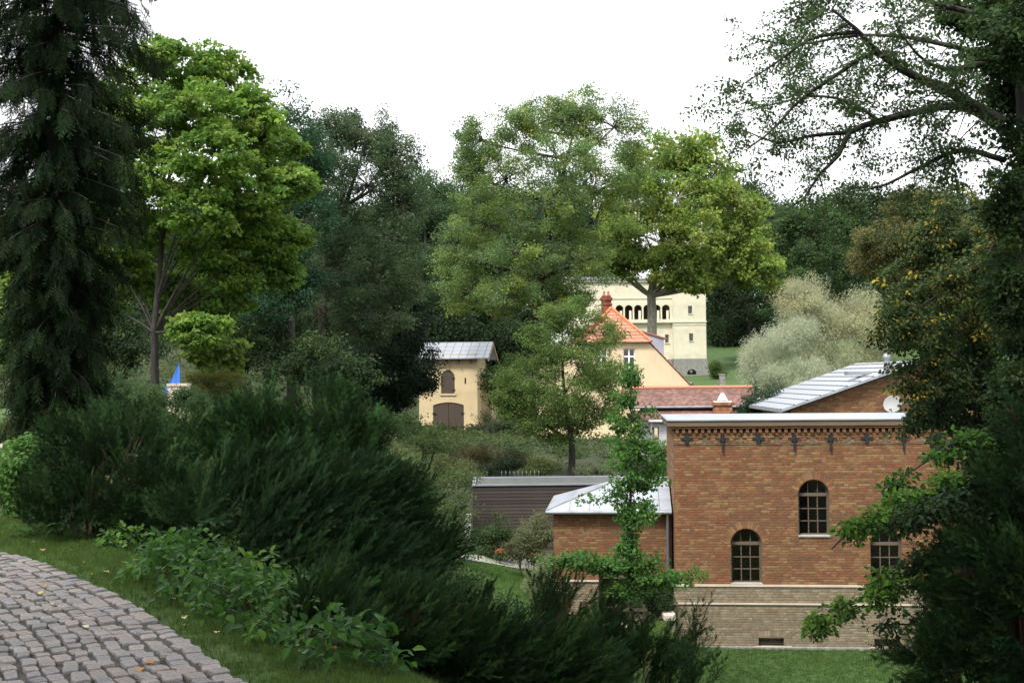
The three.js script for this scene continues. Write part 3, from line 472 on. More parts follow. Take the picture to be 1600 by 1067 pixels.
// ------------------------------------------------------------------ cream villa with tower
{
  const d = 150, s = F / d, p = at(1054, 590, d), gy = hgt(p.x, p.z) - .6, t = thing('cream_villa', 'large cream villa with arched loggia and square corner tower on the hill', 'building', [p.x, gy, p.z], .02);
  const X = (px) => (px - 1054) / s, Y = (py) => at(1054, py, d).y - gy;
  const arch = []; for (let k = 0; k < 6; k++) arch.push([X(964.8 + k * 14.7), X(977.2 + k * 14.7), Y(498), Y(475)]);
  const small = [[X(1042.5), X(1048.5), Y(535), Y(522)], [X(1000), X(1006), Y(535), Y(522)], [X(926), X(934), Y(535), Y(518)], [X(910), X(918), Y(490), Y(474)]];
  part('wall', wallWith([[X(890), 0], [X(1056), 0], [X(1056), Y(436)], [X(890), Y(436)]], [...arch.map(a => archPath(...a)), ...small.map(a => rectPath(...a))], .5), M.cream, t).position.z = -1.2;
  for (const g of [span(X(890), X(890) + .5, 0, Y(436), -14, -1.7), span(X(890), X(1056), 0, Y(436), -14.5, -14)]) part('wall', g, M.cream, t);
  part('floor', span(X(890) + .5, X(1056), Y(499.5), Y(498.5), -14, -1.7), M.room, t); part('back_wall', span(X(890) + .5, X(1056), Y(498), Y(440), -5.2, -5), std([.16, .14, .1]), t); part('partition', span(X(890) + .5, X(1056), 0, Y(500), -5.2, -5), M.room, t);  // the lower inner wall is added to keep light out behind the small windows
  part('cornice', span(X(888), X(1056), Y(439), Y(434), -14.6, -.95), M.creamTrim, t); part('roof', slab([[X(887), Y(434) + .02, -.8], [X(1058), Y(434) + .02, -.8], [X(1058), Y(425), -6], [X(887), Y(425), -6]], .12), M.zinc, t); part('roof', slab([[X(1058), Y(434), -15], [X(887), Y(434), -15], [X(887), Y(425), -6.002], [X(1058), Y(425), -6.002]], .12), M.zinc, t);
  part('string_course', span(X(889), X(1054), Y(465.5), Y(463.8), -1.5, -1.12), M.creamTrim, t); part('string_course', span(X(889), X(960), Y(498.8), Y(497), -1.5, -1.1), M.creamTrim, t);
  part('balcony', span(X(960), X(1054), Y(503.5), Y(498.3), -1.5, -.75), M.creamTrim, t);
  for (let k = 0; k < 7; k++) part('column', span(X(957.8 + k * 14.7) - .08, X(957.8 + k * 14.7) + .2, Y(498), Y(484), -1.24, -1.1), M.creamTrim, t);
  for (const a of small) { const g = new THREE.Group(); g.name = 'window'; t.add(g); part('pane', span(a[0], a[1], a[2], a[3], -1.5, -1.48), M.glass, g); part('frame', merge([span((a[0] + a[1]) / 2 - .03, (a[0] + a[1]) / 2 + .03, a[2], a[3], -1.47, -1.43)]), M.frame, g); part('sill', span(a[0] - .08, a[1] + .08, a[2] - .12, a[2], -1.4, -1.1), M.creamTrim, g); }
  part('plinth', span(X(889), X(1054), 0, Y(561), -1.3, -1.1), M.greyStone, t);
  // tower
  const tw = [[X(1077), X(1083.5), Y(490), Y(478)], [X(1078), X(1084.5), Y(533), Y(521)], [X(1077), X(1083.5), Y(440), Y(426)], [X(1066), X(1074), Y(392), Y(372)], [X(1086), X(1094), Y(392), Y(372)]];
  part('tower_wall', wallWith([[X(1054), Y(560.5)], [X(1105), Y(560.5)], [X(1105), Y(358)], [X(1054), Y(358)]], tw.map((a, i) => i > 2 ? archPath(...a) : rectPath(...a)), .45), M.cream, t);
  part('tower_wall', merge([span(X(1054), X(1054) + .45, Y(560.5), Y(358), -4.2, -.45), span(X(1105) - .45, X(1105), Y(560.5), Y(358), -4.2, -.45), span(X(1054) + .45, X(1105) - .45, Y(560.5), Y(358), -4.2, -3.75)]), M.cream, t);
  part('tower_roof', merge([span(X(1051), X(1108), Y(358), Y(354), -4.5, .3), slab([[X(1050), Y(354) + .02, .4], [X(1109), Y(354) + .02, .4], [X(1079.5), Y(346), -2.1]], .03), slab([[X(1109), Y(354) + .02, .4], [X(1109), Y(354) + .02, -4.6], [X(1079.5), Y(346), -2.1]], .03), slab([[X(1050), Y(354) + .02, -4.6], [X(1050), Y(354) + .02, .4], [X(1079.5), Y(346), -2.1]], .03)]), M.creamTrim, t);
  part('string_course', span(X(1053), X(1106), Y(504), Y(502), -4.3, .1), M.creamTrim, t); part('string_course', span(X(1053.5), X(1105.5), Y(508), Y(507), -4.25, .06), M.creamTrim, t); part('string_course', span(X(1053), X(1106), Y(455), Y(453), -4.3, .1), M.creamTrim, t);
  for (const a of tw) { const g = new THREE.Group(); g.name = 'window'; t.add(g); part('pane', span(a[0], a[1], a[2], a[3] - .02, -.25, -.23), M.glass, g); part('sill', span(a[0] - .06, a[1] + .06, a[2] - .1, a[2], -.2, .07), M.creamTrim, g); }
  const b = X(1054), c = X(1105), yb = Y(560.5), foot = [[b - .05, .12], [c + .45, .3]];
  const sh = new THREE.Shape([[b - .02, 0], [c + .42, 0], [c + .42, Y(588)], [c + .04, yb], [b - .02, yb]].map(a => new THREE.Vector2(...a))); sh.holes.push(archPath(X(1074), X(1089), Y(583) - .2, Y(577)));
  const pg = new THREE.ExtrudeGeometry(sh, { depth: .6, bevelEnabled: false }); pg.translate(0, 0, -.5); part('tower_base', merge([pg, span(b, c + .3, 0, yb - .01, -4.3, -1.2)]), M.greyStone, t);
  const lamp = part('cellar_vent', new THREE.SphereGeometry(.22, 10, 8).translate(X(1081), Y(580), -.4), M.white, t);
  // lower wing to the left
  const xa = X(868), xb = X(889); part('wing_wall', wallWith([[xa, 0], [xb, 0], [xb, Y(500)], [xa, Y(500)]], [rectPath(X(874), X(880), Y(560), Y(530))], .4), M.whiteWall, t).position.z = -1.6; part('wing_wall', span(xa, xb, 0, Y(500), -10, -2), M.whiteWall, t); part('wing_roof', slab([[xa - .3, Y(500), -1.4], [xb - .02, Y(500), -1.4], [xb - .02, Y(488), -6], [xa - .3, Y(488), -6]], .12), M.zincDark, t);
}
// ------------------------------------------------------------------ small ochre coach house on the left
{
  const d = 95, s = F / d, p = at(655, 672, d), gy = p.y - .3, t = thing('coach_house', 'small ochre coach house with brown double door and pale metal roof', 'house', [p.x, gy, p.z], -.11);
  const X = (px) => (px - 655) / s, Y = (py) => at(700, py, d).y - gy; const W = X(747), D = 5;
  const door = new THREE.Path(), dx0 = X(677), dx1 = X(725.5), dcx = (dx0 + dx1) / 2; door.moveTo(dx0, .1); door.lineTo(dx1, .1); door.lineTo(dx1, Y(633)); door.quadraticCurveTo(dcx, Y(624), dx0, Y(633)); door.lineTo(dx0, .1);
  const up = [X(690), X(711.5), Y(615), Y(578.5)], slit = [X(727), X(729.5), Y(600), Y(590.5)];
  part('wall', wallWith([[0, 0], [W, 0], [W, Y(554)], [0, Y(554)]], [door, archPath(...up), rectPath(...slit)], .35), M.ochreHouse, t);
  part('wall', merge([span(0, .35, 0, Y(554), -D, -.35), span(.35, W - .35, 0, Y(554), -D, -D + .35)]), M.ochreHouse, t);
  part('wall', wallWith([[0, 0], [D - .35, 0], [D - .35, Y(554)], [D / 2 - .35, Y(534)], [0, Y(554)]], [], .35).applyMatrix4(new THREE.Matrix4().makeRotationY(Math.PI / 2)).translate(W, 0, -.35), M.ochreHouse, t);
  // double door with boards
  for (const [a, b] of [[dx0, dcx - .012], [dcx + .012, dx1]]) { const g = new THREE.Group(); g.name = 'door'; t.add(g); const n = 7; for (let k = 0; k < n; k++) { const x0 = mixn(a, b, k / n) + .006, x1 = mixn(a, b, (k + 1) / n) - .006, u = (x0 + x1) / 2, f = (u - dx0) / (dx1 - dx0), top = mixn(Y(633), Y(628.5), 4 * f * (1 - f)); part('board', span(x0, x1, .1, top, -.1, -.06), M.doorBrown, g); } part('backing', span(a, b, .1, Y(633) - .02, -.14, -.11), M.doorBrown, g); part('hinge', merge([.5, 1.55].map(h => span(a < dcx - .5 ? a - .08 : b - .22, a < dcx - .5 ? a + .22 : b + .08, h, h + .07, -.05, .02))), M.iron, g); }
  { const g = new THREE.Group(); g.name = 'shutter'; t.add(g); const n = 7, r = (up[1] - up[0]) / 2, cx = (up[0] + up[1]) / 2; for (let k = 0; k < n; k++) { const x0 = mixn(up[0], up[1], k / n) + .005, x1 = mixn(up[0], up[1], (k + 1) / n) - .005, u = (x0 + x1) / 2 - cx; part('board', span(x0, x1, up[2], up[3] - r + Math.sqrt(Math.max(.01, r * r - u * u)), -.08, -.045), M.doorBrown, g); } part('hinge', merge([.25, 1.15].map(h => span(up[1] - .2, up[1] + .07, up[2] + h, up[2] + h + .06, -.04, .02))), M.iron, g); }
  part('sill', span(up[0] - .08, up[1] + .08, up[2] - .14, up[2] - .003, -.2, .08), M.ochreHouse, t); part('slit_back', span(slit[0], slit[1], slit[2], slit[3], -.3, -.28), M.room, t);
  for (let k = 0; k < 5; k++) part('rafter_end', span(.25 + k * .96, .36 + k * .96, Y(568), Y(560), -.2, .42), M.brown, t);
  const o = .55, ey = Y(560), ry = Y(533.5); part('roof', slab([[-.3, ey, o], [W + .95, ey, o], [W + .95, ry, -D / 2], [-.3, ry, -D / 2]], .07), M.zinc, t); part('roof', slab([[W + .95, ey, -D - o], [-.3, ey, -D - o], [-.3, ry, -D / 2 - .002], [W + .95, ry, -D / 2 - .002]], .07), M.zinc, t);
  for (let k = 0; k < 9; k++) { const x = -.1 + k * .66; part('roof_seam', tube([V(x, ey + .02, o), V(x, ry + .02, -D / 2)], [.018, .018], 5), M.zincDark, t); }
  part('barge_board', merge([slab([[W + .9, ey - .08, o - .02], [W + .99, ey - .08, o - .02], [W + .99, ry - .08, -D / 2], [W + .9, ry - .08, -D / 2]], .18), slab([[W + .99, ey - .08, -D - o], [W + .9, ey - .08, -D - o], [W + .9, ry - .08, -D / 2], [W + .99, ry - .08, -D / 2]], .18)]), std([.5, .33, .18]), t);
  // rear side wing with tall windows
  const wx = W + 1.25; part('wing_wall', wallWith([[0, .2], [5, .2], [5, Y(592)], [0, Y(588)]], [rectPath(.5, 1.1, .6, Y(604)), rectPath(2, 2.6, .6, Y(604)), rectPath(3.5, 4.1, .6, Y(604))], .3).applyMatrix4(new THREE.Matrix4().makeRotationY(Math.PI / 2)).translate(wx - .55, 0, -D + 2.6), M.ochreHouse, t);
  part('wing_wall', span(W, wx - .55, .2, Y(590), -D + 2.25, -D + 2.6), M.ochreHouse, t);
  part('wing_roof', slab([[W + .02, Y(583), -D + 2.9], [wx - .2, Y(590), -D + 2.9], [wx - .2, Y(590), -D - 3], [W + .02, Y(583), -D - 3]], .08), M.zincDark, t);
  for (const z of [.8, 2.3, 3.8]) part('window', span(wx - .7, wx - .68, .6, Y(604), -D + 2.6 - z - .3, -D + 2.6 - z + .3), std([.03, .03, .035], { roughness: .2 }), t);
}
console.log('buildings');
// ------------------------------------------------------------------ foliage kit
const unit = () => { for (;;) { const v = V(rr(-1, 1), rr(-1, 1), rr(-1, 1)), l = v.length(); if (l > .05 && l <= 1) return v.divideScalar(l); } };
function geoFrom(P) { const g = new THREE.BufferGeometry(); g.setAttribute('position', new THREE.Float32BufferAttribute(P, 3)); return g; }
function addLeaf(P, b, dir, nrm, L, W, shape) {
  const d = dir.clone().normalize(), s = d.clone().cross(nrm).normalize(), n = s.clone().cross(d);
  const q = (u, v, w = 0) => { const r = b.clone().addScaledVector(d, u * L).addScaledVector(s, v * W).addScaledVector(n, w * L); return [r.x, r.y, r.z]; };
  const tri = (...a) => { for (const v of a) P.push(...v); };
  if (shape === 'lobed') { const B = q(0, 0), T = q(1, 0, -.12), l1 = q(.28, .62, -.1), r1 = q(.28, -.62, -.1), l2 = q(.55, .2), r2 = q(.55, -.2), l3 = q(.78, .42, -.12), r3 = q(.78, -.42, -.12); tri(B, l2, l1); tri(B, r1, r2); tri(B, r2, l2); tri(l2, T, l3); tri(r2, r3, T); tri(l2, r2, T); }
  else if (shape === 'fan') { const B = q(0, 0), a = q(.85, .55), m = q(.95, .05, .06), c = q(.85, -.55), k = q(1.02, .3, .02), k2 = q(1.02, -.25, .02); tri(B, k, a); tri(B, m, k); tri(B, k2, m); tri(B, c, k2); }
  else if (shape === 'full') { const B = q(0, 0), a = q(.3, .45, .05), c = q(.3, -.45, .05), a2 = q(.68, .36, .02), c2 = q(.68, -.36, .02), T = q(1.05, 0, -.14), m = q(.5, 0, -.02); tri(B, m, a); tri(a, m, a2); tri(a2, m, T); tri(B, c, m); tri(c, c2, m); tri(c2, T, m); }
  else { const B = q(0, 0), a = q(.48, .5, .08), T = q(1, 0, -.06), c = q(.48, -.5, .08); tri(B, T, a); tri(B, c, T); }
}
// a spray of n leaves through a ball of radius 1
function spray(seed, n, L, W, o = {}) {
  R = rng(seed); const P = [], { flat = .7, up = .8, droop = .25, shape, core = .35 } = o;
  for (let i = 0; i < n; i++) { const u = unit(), r = Math.pow(R(), core), b = V(u.x * r, u.y * r * flat, u.z * r), dir = V(u.x, u.y * .4 - droop, u.z).addScaledVector(unit(), .7), nr = unit().addScaledVector(V(0, 1, 0), up); const k = rr(.7, 1.2); addLeaf(P, b, dir, nr, L * k, W * k, shape); }
  return geoFrom(P);
}
// a two-ranked needle shoot of length 1 along +y
function shoot(seed, nl = .075, nw = .017, side = 5, per = 20, thin = .006, fan = 1) {
  R = rng(seed); const P = [];
  const run = (a, dir, len, n, nrm) => { const s = dir.clone().cross(nrm).normalize(); let p = a.clone(); const e = a.clone().addScaledVector(dir, len).add(V(0, -.05 * len, 0)); const w = s.clone().multiplyScalar(thin), pu = (v) => P.push(v.x, v.y, v.z); pu(a.clone().add(w)); pu(a.clone().sub(w)); pu(e); const w2 = nrm.clone().multiplyScalar(thin); pu(a.clone().add(w2)); pu(a.clone().sub(w2)); pu(e);
    for (let i = 0; i < n; i++) { const t = (i + .5) / n; p = a.clone().lerp(e, t); for (const k of [-1, 1]) { const d = s.clone().multiplyScalar(k).addScaledVector(dir, .55 + rr(-.15, .15)).addScaledVector(nrm, rr(-.25, .45)).normalize(), l = nl * rr(.75, 1.15) * (1 - .35 * t), h = dir.clone().multiplyScalar(nw / 2); pu(p.clone().add(h)); pu(p.clone().sub(h)); pu(p.clone().addScaledVector(d, l)); } } };
  const up = V(0, 1, 0), nr = V(0, 0, 1); run(V(0, 0, 0), up, 1, per, nr);
  for (let i = 0; i < side; i++) { const t = .12 + .7 * i / side, k = i % 2 ? 1 : -1, d = V(k * rr(.5, .9) * fan, 1, rr(-.35, .35) * fan).normalize(); run(V(0, t, 0), d, rr(.25, .45) * (1.15 - t), Math.round(per * .45), V(rr(-.3, .3), 0, 1).normalize()); }
  return geoFrom(P);
}
const qUp = V(0, 1, 0);
function foliage(name, parent, geos, mat, items, base, vary = .18) {
  const by = geos.map(() => []); for (const it of items) by[Math.floor(R() * geos.length)].push(it);
  by.forEach((l, v) => {
    if (!l.length) return; const im = new THREE.InstancedMesh(geos[v], mat, l.length), m = new THREE.Matrix4(), q = new THREE.Quaternion(), q2 = new THREE.Quaternion(), c = new THREE.Color();
    l.forEach((it, i) => {
      if (it.dir) { q.setFromUnitVectors(qUp, it.dir); q2.setFromAxisAngle(qUp, R() * 6.283); q.multiply(q2); } else q.setFromEuler(new THREE.Euler(rr(-.35, .35), R() * 6.283, rr(-.35, .35)));
      m.compose(it.p, q, V(it.s, it.s * (it.sy || 1), it.s)); im.setMatrixAt(i, m);
      const k = it.c || base, f = 1 + rr(-vary, vary), w = 1 + rr(-vary, vary) * .5; im.setColorAt(i, c.setRGB(k[0] * f * w, k[1] * f, k[2] * f / w));
    });
    im.name = name; im.userData.kind = 'stuff'; parent.add(im);
  });
}
const G = {
  broad: [1, 2, 3].map(k => spray(100 + k, 26, .36, .24)),
  fine: [1, 2, 3, 4].map(k => spray(110 + k, 34, .34, .19, { flat: .8, up: .55, core: .5 })),
  maple: [1, 2, 3].map(k => spray(120 + k, 26, .44, .42, { flat: .42, up: 1.1, droop: .45, shape: 'lobed' })),
  plane: [1, 2].map(k => spray(130 + k, 26, .4, .36, { flat: .6, up: .9, droop: .35, shape: 'lobed' })),
  willow: [1, 2, 3].map(k => spray(140 + k, 60, .34, .055, { flat: 1, up: .2, droop: .5 })),
  far: [1, 2, 3].map(k => spray(150 + k, 80, .19, .14, { flat: .75, up: .7 })),
  fan: [1, 2, 3].map(k => spray(160 + k, 15, .5, .5, { flat: .7, up: .5, droop: .5, shape: 'fan' })),
  near: [1, 2, 3].map(k => spray(170 + k, 9, .5, .34, { flat: .5, up: 1.1, droop: .3, shape: 'full', core: .6 })),
  yew: [1, 2, 3, 4].map(k => shoot(180 + k)),
  yewLong: [1, 2, 3, 4].map(k => shoot(220 + k, .05, .014, 5, 34, .005, .5)),
  spruce: [1, 2, 3].map(k => shoot(190 + k, .06, .022, 8, 22, .008)),
  grass: [1, 2, 3].map(k => { R = rng(200 + k); const P = []; for (let i = 0; i < 12; i++) { const a = R() * 6.283, b = V(rr(-.6, .6), 0, rr(-.6, .6)), t = b.clone().add(V(Math.cos(a) * .6, rr(.6, 1.2), Math.sin(a) * .6)), w = V(Math.sin(a), 0, -Math.cos(a)).multiplyScalar(.05), m = b.clone().lerp(t, .55).add(V(0, .15, 0)); for (const v of [b.clone().add(w), b.clone().sub(w), m, m.clone().add(w.clone().multiplyScalar(.5)), m.clone().sub(w.clone().multiplyScalar(.5)), t]) P.push(v.x, v.y, v.z); } return geoFrom(P); }),
};
const LM = { leaf: leafMat([1, 1, 1], .48), tough: leafMat([1, 1, 1], .2), needle: new THREE.MeshPhysicalMaterial({ color: 0xffffff, roughness: .9, specularIntensity: .3, side: THREE.DoubleSide }) };
const lobesOf = (d, list, zf = 1) => list.map(([x, y, rx, ry, dz = 0]) => { const k = (d + dz) / F; return { c: at(x, y, d + dz), r: V(rx * k, ry * k, (rx * .6 + ry * .4) * k * zf) }; });
const inLobe = (l, rad) => { const u = unit(); return V(l.c.x + u.x * l.r.x * rad, l.c.y + u.y * l.r.y * rad, l.c.z + u.z * l.r.z * rad); };
// puffs: leafy sub-masses sitting towards the outside of each lobe, each filled with sprays
function puffed(lobes, per, sprays, size, o = {}) {
  const out = [], tips = []; const { flat = .7, pr = .42, lo = .45, cols, hang = 0 } = o;
  lobes.forEach((l, li) => {
    const vol = Math.cbrt(l.r.x * l.r.y * l.r.z), n = Math.max(3, Math.round(per * (o.even ? 1 : 1)));
    for (let k = 0; k < n; k++) {
      const c = inLobe(l, mixn(lo, 1, Math.sqrt(R()))), rad = vol * pr * rr(.7, 1.25), col = cols ? pick(cols) : null; tips.push({ c, li });
      const ax = V(c.x - l.c.x, (c.y - l.c.y) * .6 + l.r.y * .45, c.z - l.c.z).normalize(), tone = rr(.8, 1.22); // each puff runs out along its own bough
      for (let i = 0; i < sprays; i++) { const u = unit(), r = Math.sqrt(-2 * Math.log(1 - R() * .97)) * .5 * rad, al = (R() * 1.9 - .95) * rad * (o.run ?? 1), p = V(c.x + u.x * r + ax.x * al, c.y + u.y * r * flat + ax.y * al - hang * R() * rad, c.z + u.z * r + ax.z * al); if (p.y < hgt(p.x, p.z) + .05) continue; const k2 = R() < .25 && cols ? pick(cols) : col; out.push({ p, s: size * rr(.55, 1.3), c: k2 ? k2.map(v => v * tone) : null }); }
    }
    for (let i = 0; i < n * sprays * (o.fill ?? .2); i++) { const p = inLobe(l, Math.cbrt(R()) * 1.12); if (p.y < hgt(p.x, p.z) + .05) continue; const k = cols ? pick(cols) : null, f = rr(.8, 1.2); out.push({ p, s: size * rr(.5, 1.05), c: k ? k.map(v => v * f) : null }); }
  });
  return { out, tips };
}
function tree(name, label, group, d, bx, o) {
  R = rng(o.seed); const lobes = lobesOf(d, o.lobes, o.zf ?? 1), b = at(bx, o.by ?? 620, d), base = onGround(b.x, b.z, -.15), t = thing(name, label, 'tree', base, 0, group);
  const L = (v) => v.clone().sub(base), fork = at(o.fx ?? bx, o.fy, d), r0 = o.r; const top = lobes.reduce((a, l) => l.c.y > a.c.y ? l : a);
  const bark = o.bark || M.bark;
  if (fork.y < base.y + .3) fork.y = base.y + .3;
  const tp = []; for (let i = 0; i <= 6; i++) { const f = i / 6, p = base.clone().lerp(fork, f); p.x += (R() - .5) * r0 * .35; tp.push(L(p)); }
  part('trunk', tube(tp, tp.map((_, i) => r0 * (1 - .28 * i / 6) * (i === 0 ? 1.35 : i === 1 ? 1.08 : 1)), 9), bark, t);
  const { out, tips } = puffed(lobes, o.per ?? 8, o.n ?? 12, o.size, o);
  const twigs = [];
  const lead = curve(fork, top.c, V((R() - .5) * 1.2, 0, (R() - .5) * 1.2), 8);
  part('limb', tube(lead.map(L), lead.map((_, i) => Math.max(.02, r0 * .7 * (1 - i / 8.6))), 7), bark, t);
  lobes.forEach((l, li) => {
    let end = l.c;
    if (l !== top) {
      const hor = Math.hypot(l.c.x - fork.x, l.c.z - fork.z), f = Math.min(.85, Math.max(0, (l.c.y - hor * (o.steep ?? .9) - fork.y) / Math.max(.5, top.c.y - fork.y))), a = lead[Math.round(f * 8)];
      const pts = curve(a, l.c, V((a.x - l.c.x) * (o.sweep ?? -.12), Math.abs(l.c.y - a.y) * (o.arch ?? -.12), (R() - .5) * .6), 7), ra = r0 * (o.lr ?? .45) * (1 - f * .6);
      part('limb', tube(pts.map(L), pts.map((_, i) => Math.max(.015, ra * (1 - i / 8))), 6), bark, t);
    }
    for (const tip of tips) if (tip.li === li) { const pts = curve(end, tip.c, V(rr(-.2, .2), rr(0, .3), rr(-.2, .2)), 4); const rt = Math.max(.012, r0 * .09); twigs.push(tube(pts.map(L), [rt, rt * .8, rt * .6, rt * .4, rt * .25], 4)); }
  });
  part('branches', merge(twigs), bark, t, 'stuff');
  foliage('crown', t, o.geo, o.mat || LM.leaf, out.map(i => ({ ...i, p: L(i.p) })), o.col, o.vary);
  return t;
}
function shrub(name, label, group, d, o, cat = 'shrub') {
  R = rng(o.seed); const lobes = lobesOf(d, o.lobes, o.zf ?? 1), m = lobes[0].c, base = onGround(o.bx !== undefined ? at(o.bx, 700, d).x : m.x, o.bx !== undefined ? -d : m.z, -.1), t = thing(name, label, cat, base, 0, group), L = (v) => v.clone().sub(base);
  const { out, tips } = puffed(lobes, o.per ?? 7, o.n ?? 10, o.size, o), st = [];
  for (const tip of tips) if (R() < (o.stems ?? .5)) { const g = V(mixn(base.x, tip.c.x, .35), 0, mixn(base.z, tip.c.z, .35)); g.y = hgt(g.x, g.z) - .05; if (tip.c.y < g.y + .1) continue; const pts = curve(g, tip.c, V(0, .15, 0), 4), rt = o.sr ?? .012; st.push(tube(pts.map(L), [rt, rt * .85, rt * .7, rt * .5, rt * .3], 4)); }
  if (st.length) part('stems', merge(st), o.bark || M.twig, t, 'stuff');
  foliage('foliage', t, o.geo, o.mat || LM.leaf, out.map(i => ({ ...i, p: L(i.p) })), o.col, o.vary);
  return t;
}
// feathery evergreen: needle shoots standing out of the lobes
function yew(name, label, d, o) {
  R = rng(o.seed); const lobes = lobesOf(d, o.lobes, o.zf ?? 1.1), m = lobes[0].c, base = onGround(m.x, m.z, -.1), t = thing(name, label, 'shrub', base, 0, o.group), L = (v) => v.clone().sub(base), items = [], st = [], bias = V(...(o.bias || [0, .5, 0]));
  const area = lobes.reduce((s, l) => s + l.r.x * l.r.y + l.r.x * l.r.z + l.r.y * l.r.z, 0);
  for (const l of lobes) {
    const n = Math.round(o.n * (l.r.x * l.r.y + l.r.x * l.r.z + l.r.y * l.r.z) / area);
    const sub = []; for (let k = 0; k < Math.max(6, n / 26); k++) sub.push({ u: unit(), r: rr(.6, 1.06) });
    for (let k = 0; k < n; k++) {
      const b = pick(sub), u = b.u.clone().addScaledVector(unit(), .42).normalize(), rad = b.r * mixn(.45, 1, Math.sqrt(R())), p = V(l.c.x + u.x * l.r.x * rad, l.c.y + u.y * l.r.y * rad, l.c.z + u.z * l.r.z * rad);
      if (p.y < hgt(p.x, p.z) + .02) continue; const dir = u.clone().multiplyScalar(o.outw ?? .8).add(bias).addScaledVector(unit(), o.jit ?? .35).normalize();
      const tip = rad > .9 * b.r; items.push({ p: L(p), dir, s: rr(.45, 1.3) * o.size, c: R() < .004 ? [.09, .05, .025] : tip && R() < .6 ? (o.tip || [.03, .07, .016]) : null });
      if (R() < .05) { const g = onGround(mixn(m.x, p.x, .3), mixn(m.z, p.z, .3)); if (p.y > g.y + .3 + 1.1 * Math.hypot(p.x - g.x, p.z - g.z)) st.push(tube(curve(L(g), L(p), V(0, .1, 0), 4), [.025, .02, .015, .01, .006], 4)); }
    }
  }
  if (st.length) part('stems', merge(st), M.barkRed, t, 'stuff');
  foliage('needles', t, o.geo || G.yew, LM.needle, items, o.col || [.014, .036, .01], .3);
  return t;
}

// ------------------------------------------------------------------ trees, far to near
{ // the wooded hill: reads as one dark mass
  R = rng(301); const w = new THREE.Group(); w.name = 'woodland'; scene.add(w); tag(w, 'dark mass of woodland covering the hill behind the houses', 'woodland', null, 'stuff');
  const run = (d, list, n, size, cols, geo = G.far) => { const L = lobesOf(d, list, .8), { out } = puffed(L, 11, n, size, { flat: .75, pr: .5, lo: .15, cols }); foliage('canopy', w, geo, LM.leaf, out, [.03, .05, .02], .25); };
  const dark = [[.024, .055, .016], [.035, .075, .02], [.02, .045, .015]], mid = [[.045, .09, .025], [.035, .07, .022], [.06, .11, .028]];
  const l1 = []; for (let x = -160; x < 800; x += 55) l1.push([x, 470 + rr(-25, 15), 62, 75, rr(-8, 8)], [x + 20, 380 + rr(-30, 40), 58, 62, rr(-6, 10)], [x + 10, 550, 60, 55, rr(-8, 0)]);
  run(118, l1, 16, 1.5, dark);
  const l2 = []; for (let x = 640; x < 960; x += 50) l2.push([x, 420 + rr(-20, 20), 50, 70, rr(-5, 10)], [x + 10, 520, 45, 50, 0], [x, 330 + rr(0, 40), 45, 45, 5]); run(165, l2, 13, 1.9, mid);
  const l3 = []; for (let x = 1135; x < 1720; x += 48) l3.push([x, 352 + rr(-15, 25), 46, 48, rr(-6, 12)], [x, 430 + rr(-10, 10), 48, 60, rr(-6, 6)], [x, 520, 48, 60, 0]); run(190, l3, 14, 2.0, [[.04, .08, .024], [.03, .06, .02], [.05, .095, .03]]);
  run(150, [[700, 490, 60, 50, 0], [770, 500, 50, 60, 0], [740, 560, 60, 40, 0], [640, 560, 60, 60, 0]], 16, 1.5, dark);
  // trunks of the wood, lost in the shade
  const tk = []; for (let k = 0; k < 60; k++) { const x = rr(-20, 1500), d = rr(118, 180), p = at(x, 520, d), g = onGround(p.x, p.z, -.3); if ((x > 860 && x < 1120) || x > 1100) continue; tk.push(tube([g, g.clone().add(V(rr(-.4, .4), rr(8, 13), 0))], [.3, .18], 6)); } part('trunks', merge(tk), M.barkDark, w, 'stuff');
}
tree('dark_tree', 'dark blue-green tree between the bright maple and the grey-green tree', 'broadleaf trees on the slope', 68, 455, { seed: 311, r: .3, by: 610, fy: 480, size: .46, per: 18, n: 12, pr: .34, geo: G.broad, col: [.035, .095, .04], lobes: [[455, 205, 42, 50], [485, 250, 40, 45, 2], [440, 290, 55, 60], [470, 350, 55, 55], [430, 400, 55, 55], [400, 470, 60, 45, -2], [450, 450, 50, 40]] });
tree('oak_tree', 'tall grey-green tree standing behind the dark evergreen left of the coach house', 'broadleaf trees on the slope', 76, 506, { seed: 312, r: .42, by: 600, fy: 430, size: .46, per: 22, n: 10, pr: .3, steep: .5, geo: G.fine, col: [.062, .08, .045], cols: [[.07, .12, .048], [.06, .11, .04], [.095, .145, .065], [.045, .09, .034]], lobes: [[520, 215, 45, 42], [575, 215, 45, 40, 2], [622, 255, 38, 45], [500, 275, 50, 50, -2], [575, 290, 62, 55], [630, 320, 40, 45], [520, 345, 60, 50], [600, 375, 58, 50, -1], [480, 410, 55, 45], [550, 430, 70, 45, -3], [620, 445, 45, 45], [500, 490, 60, 45], [580, 500, 55, 40, -2]] });
tree('ash_tree', 'slim light-green tree in the gap left of the tall central tree', 'broadleaf trees on the slope', 110, 668, { seed: 313, r: .3, by: 600, fy: 430, size: .6, per: 14, n: 10, pr: .32, geo: G.fine, col: [.075, .135, .055], lobes: [[665, 290, 36, 30], [690, 325, 38, 36], [650, 345, 36, 40], [680, 390, 45, 45], [650, 420, 40, 40], [690, 455, 45, 40]] });
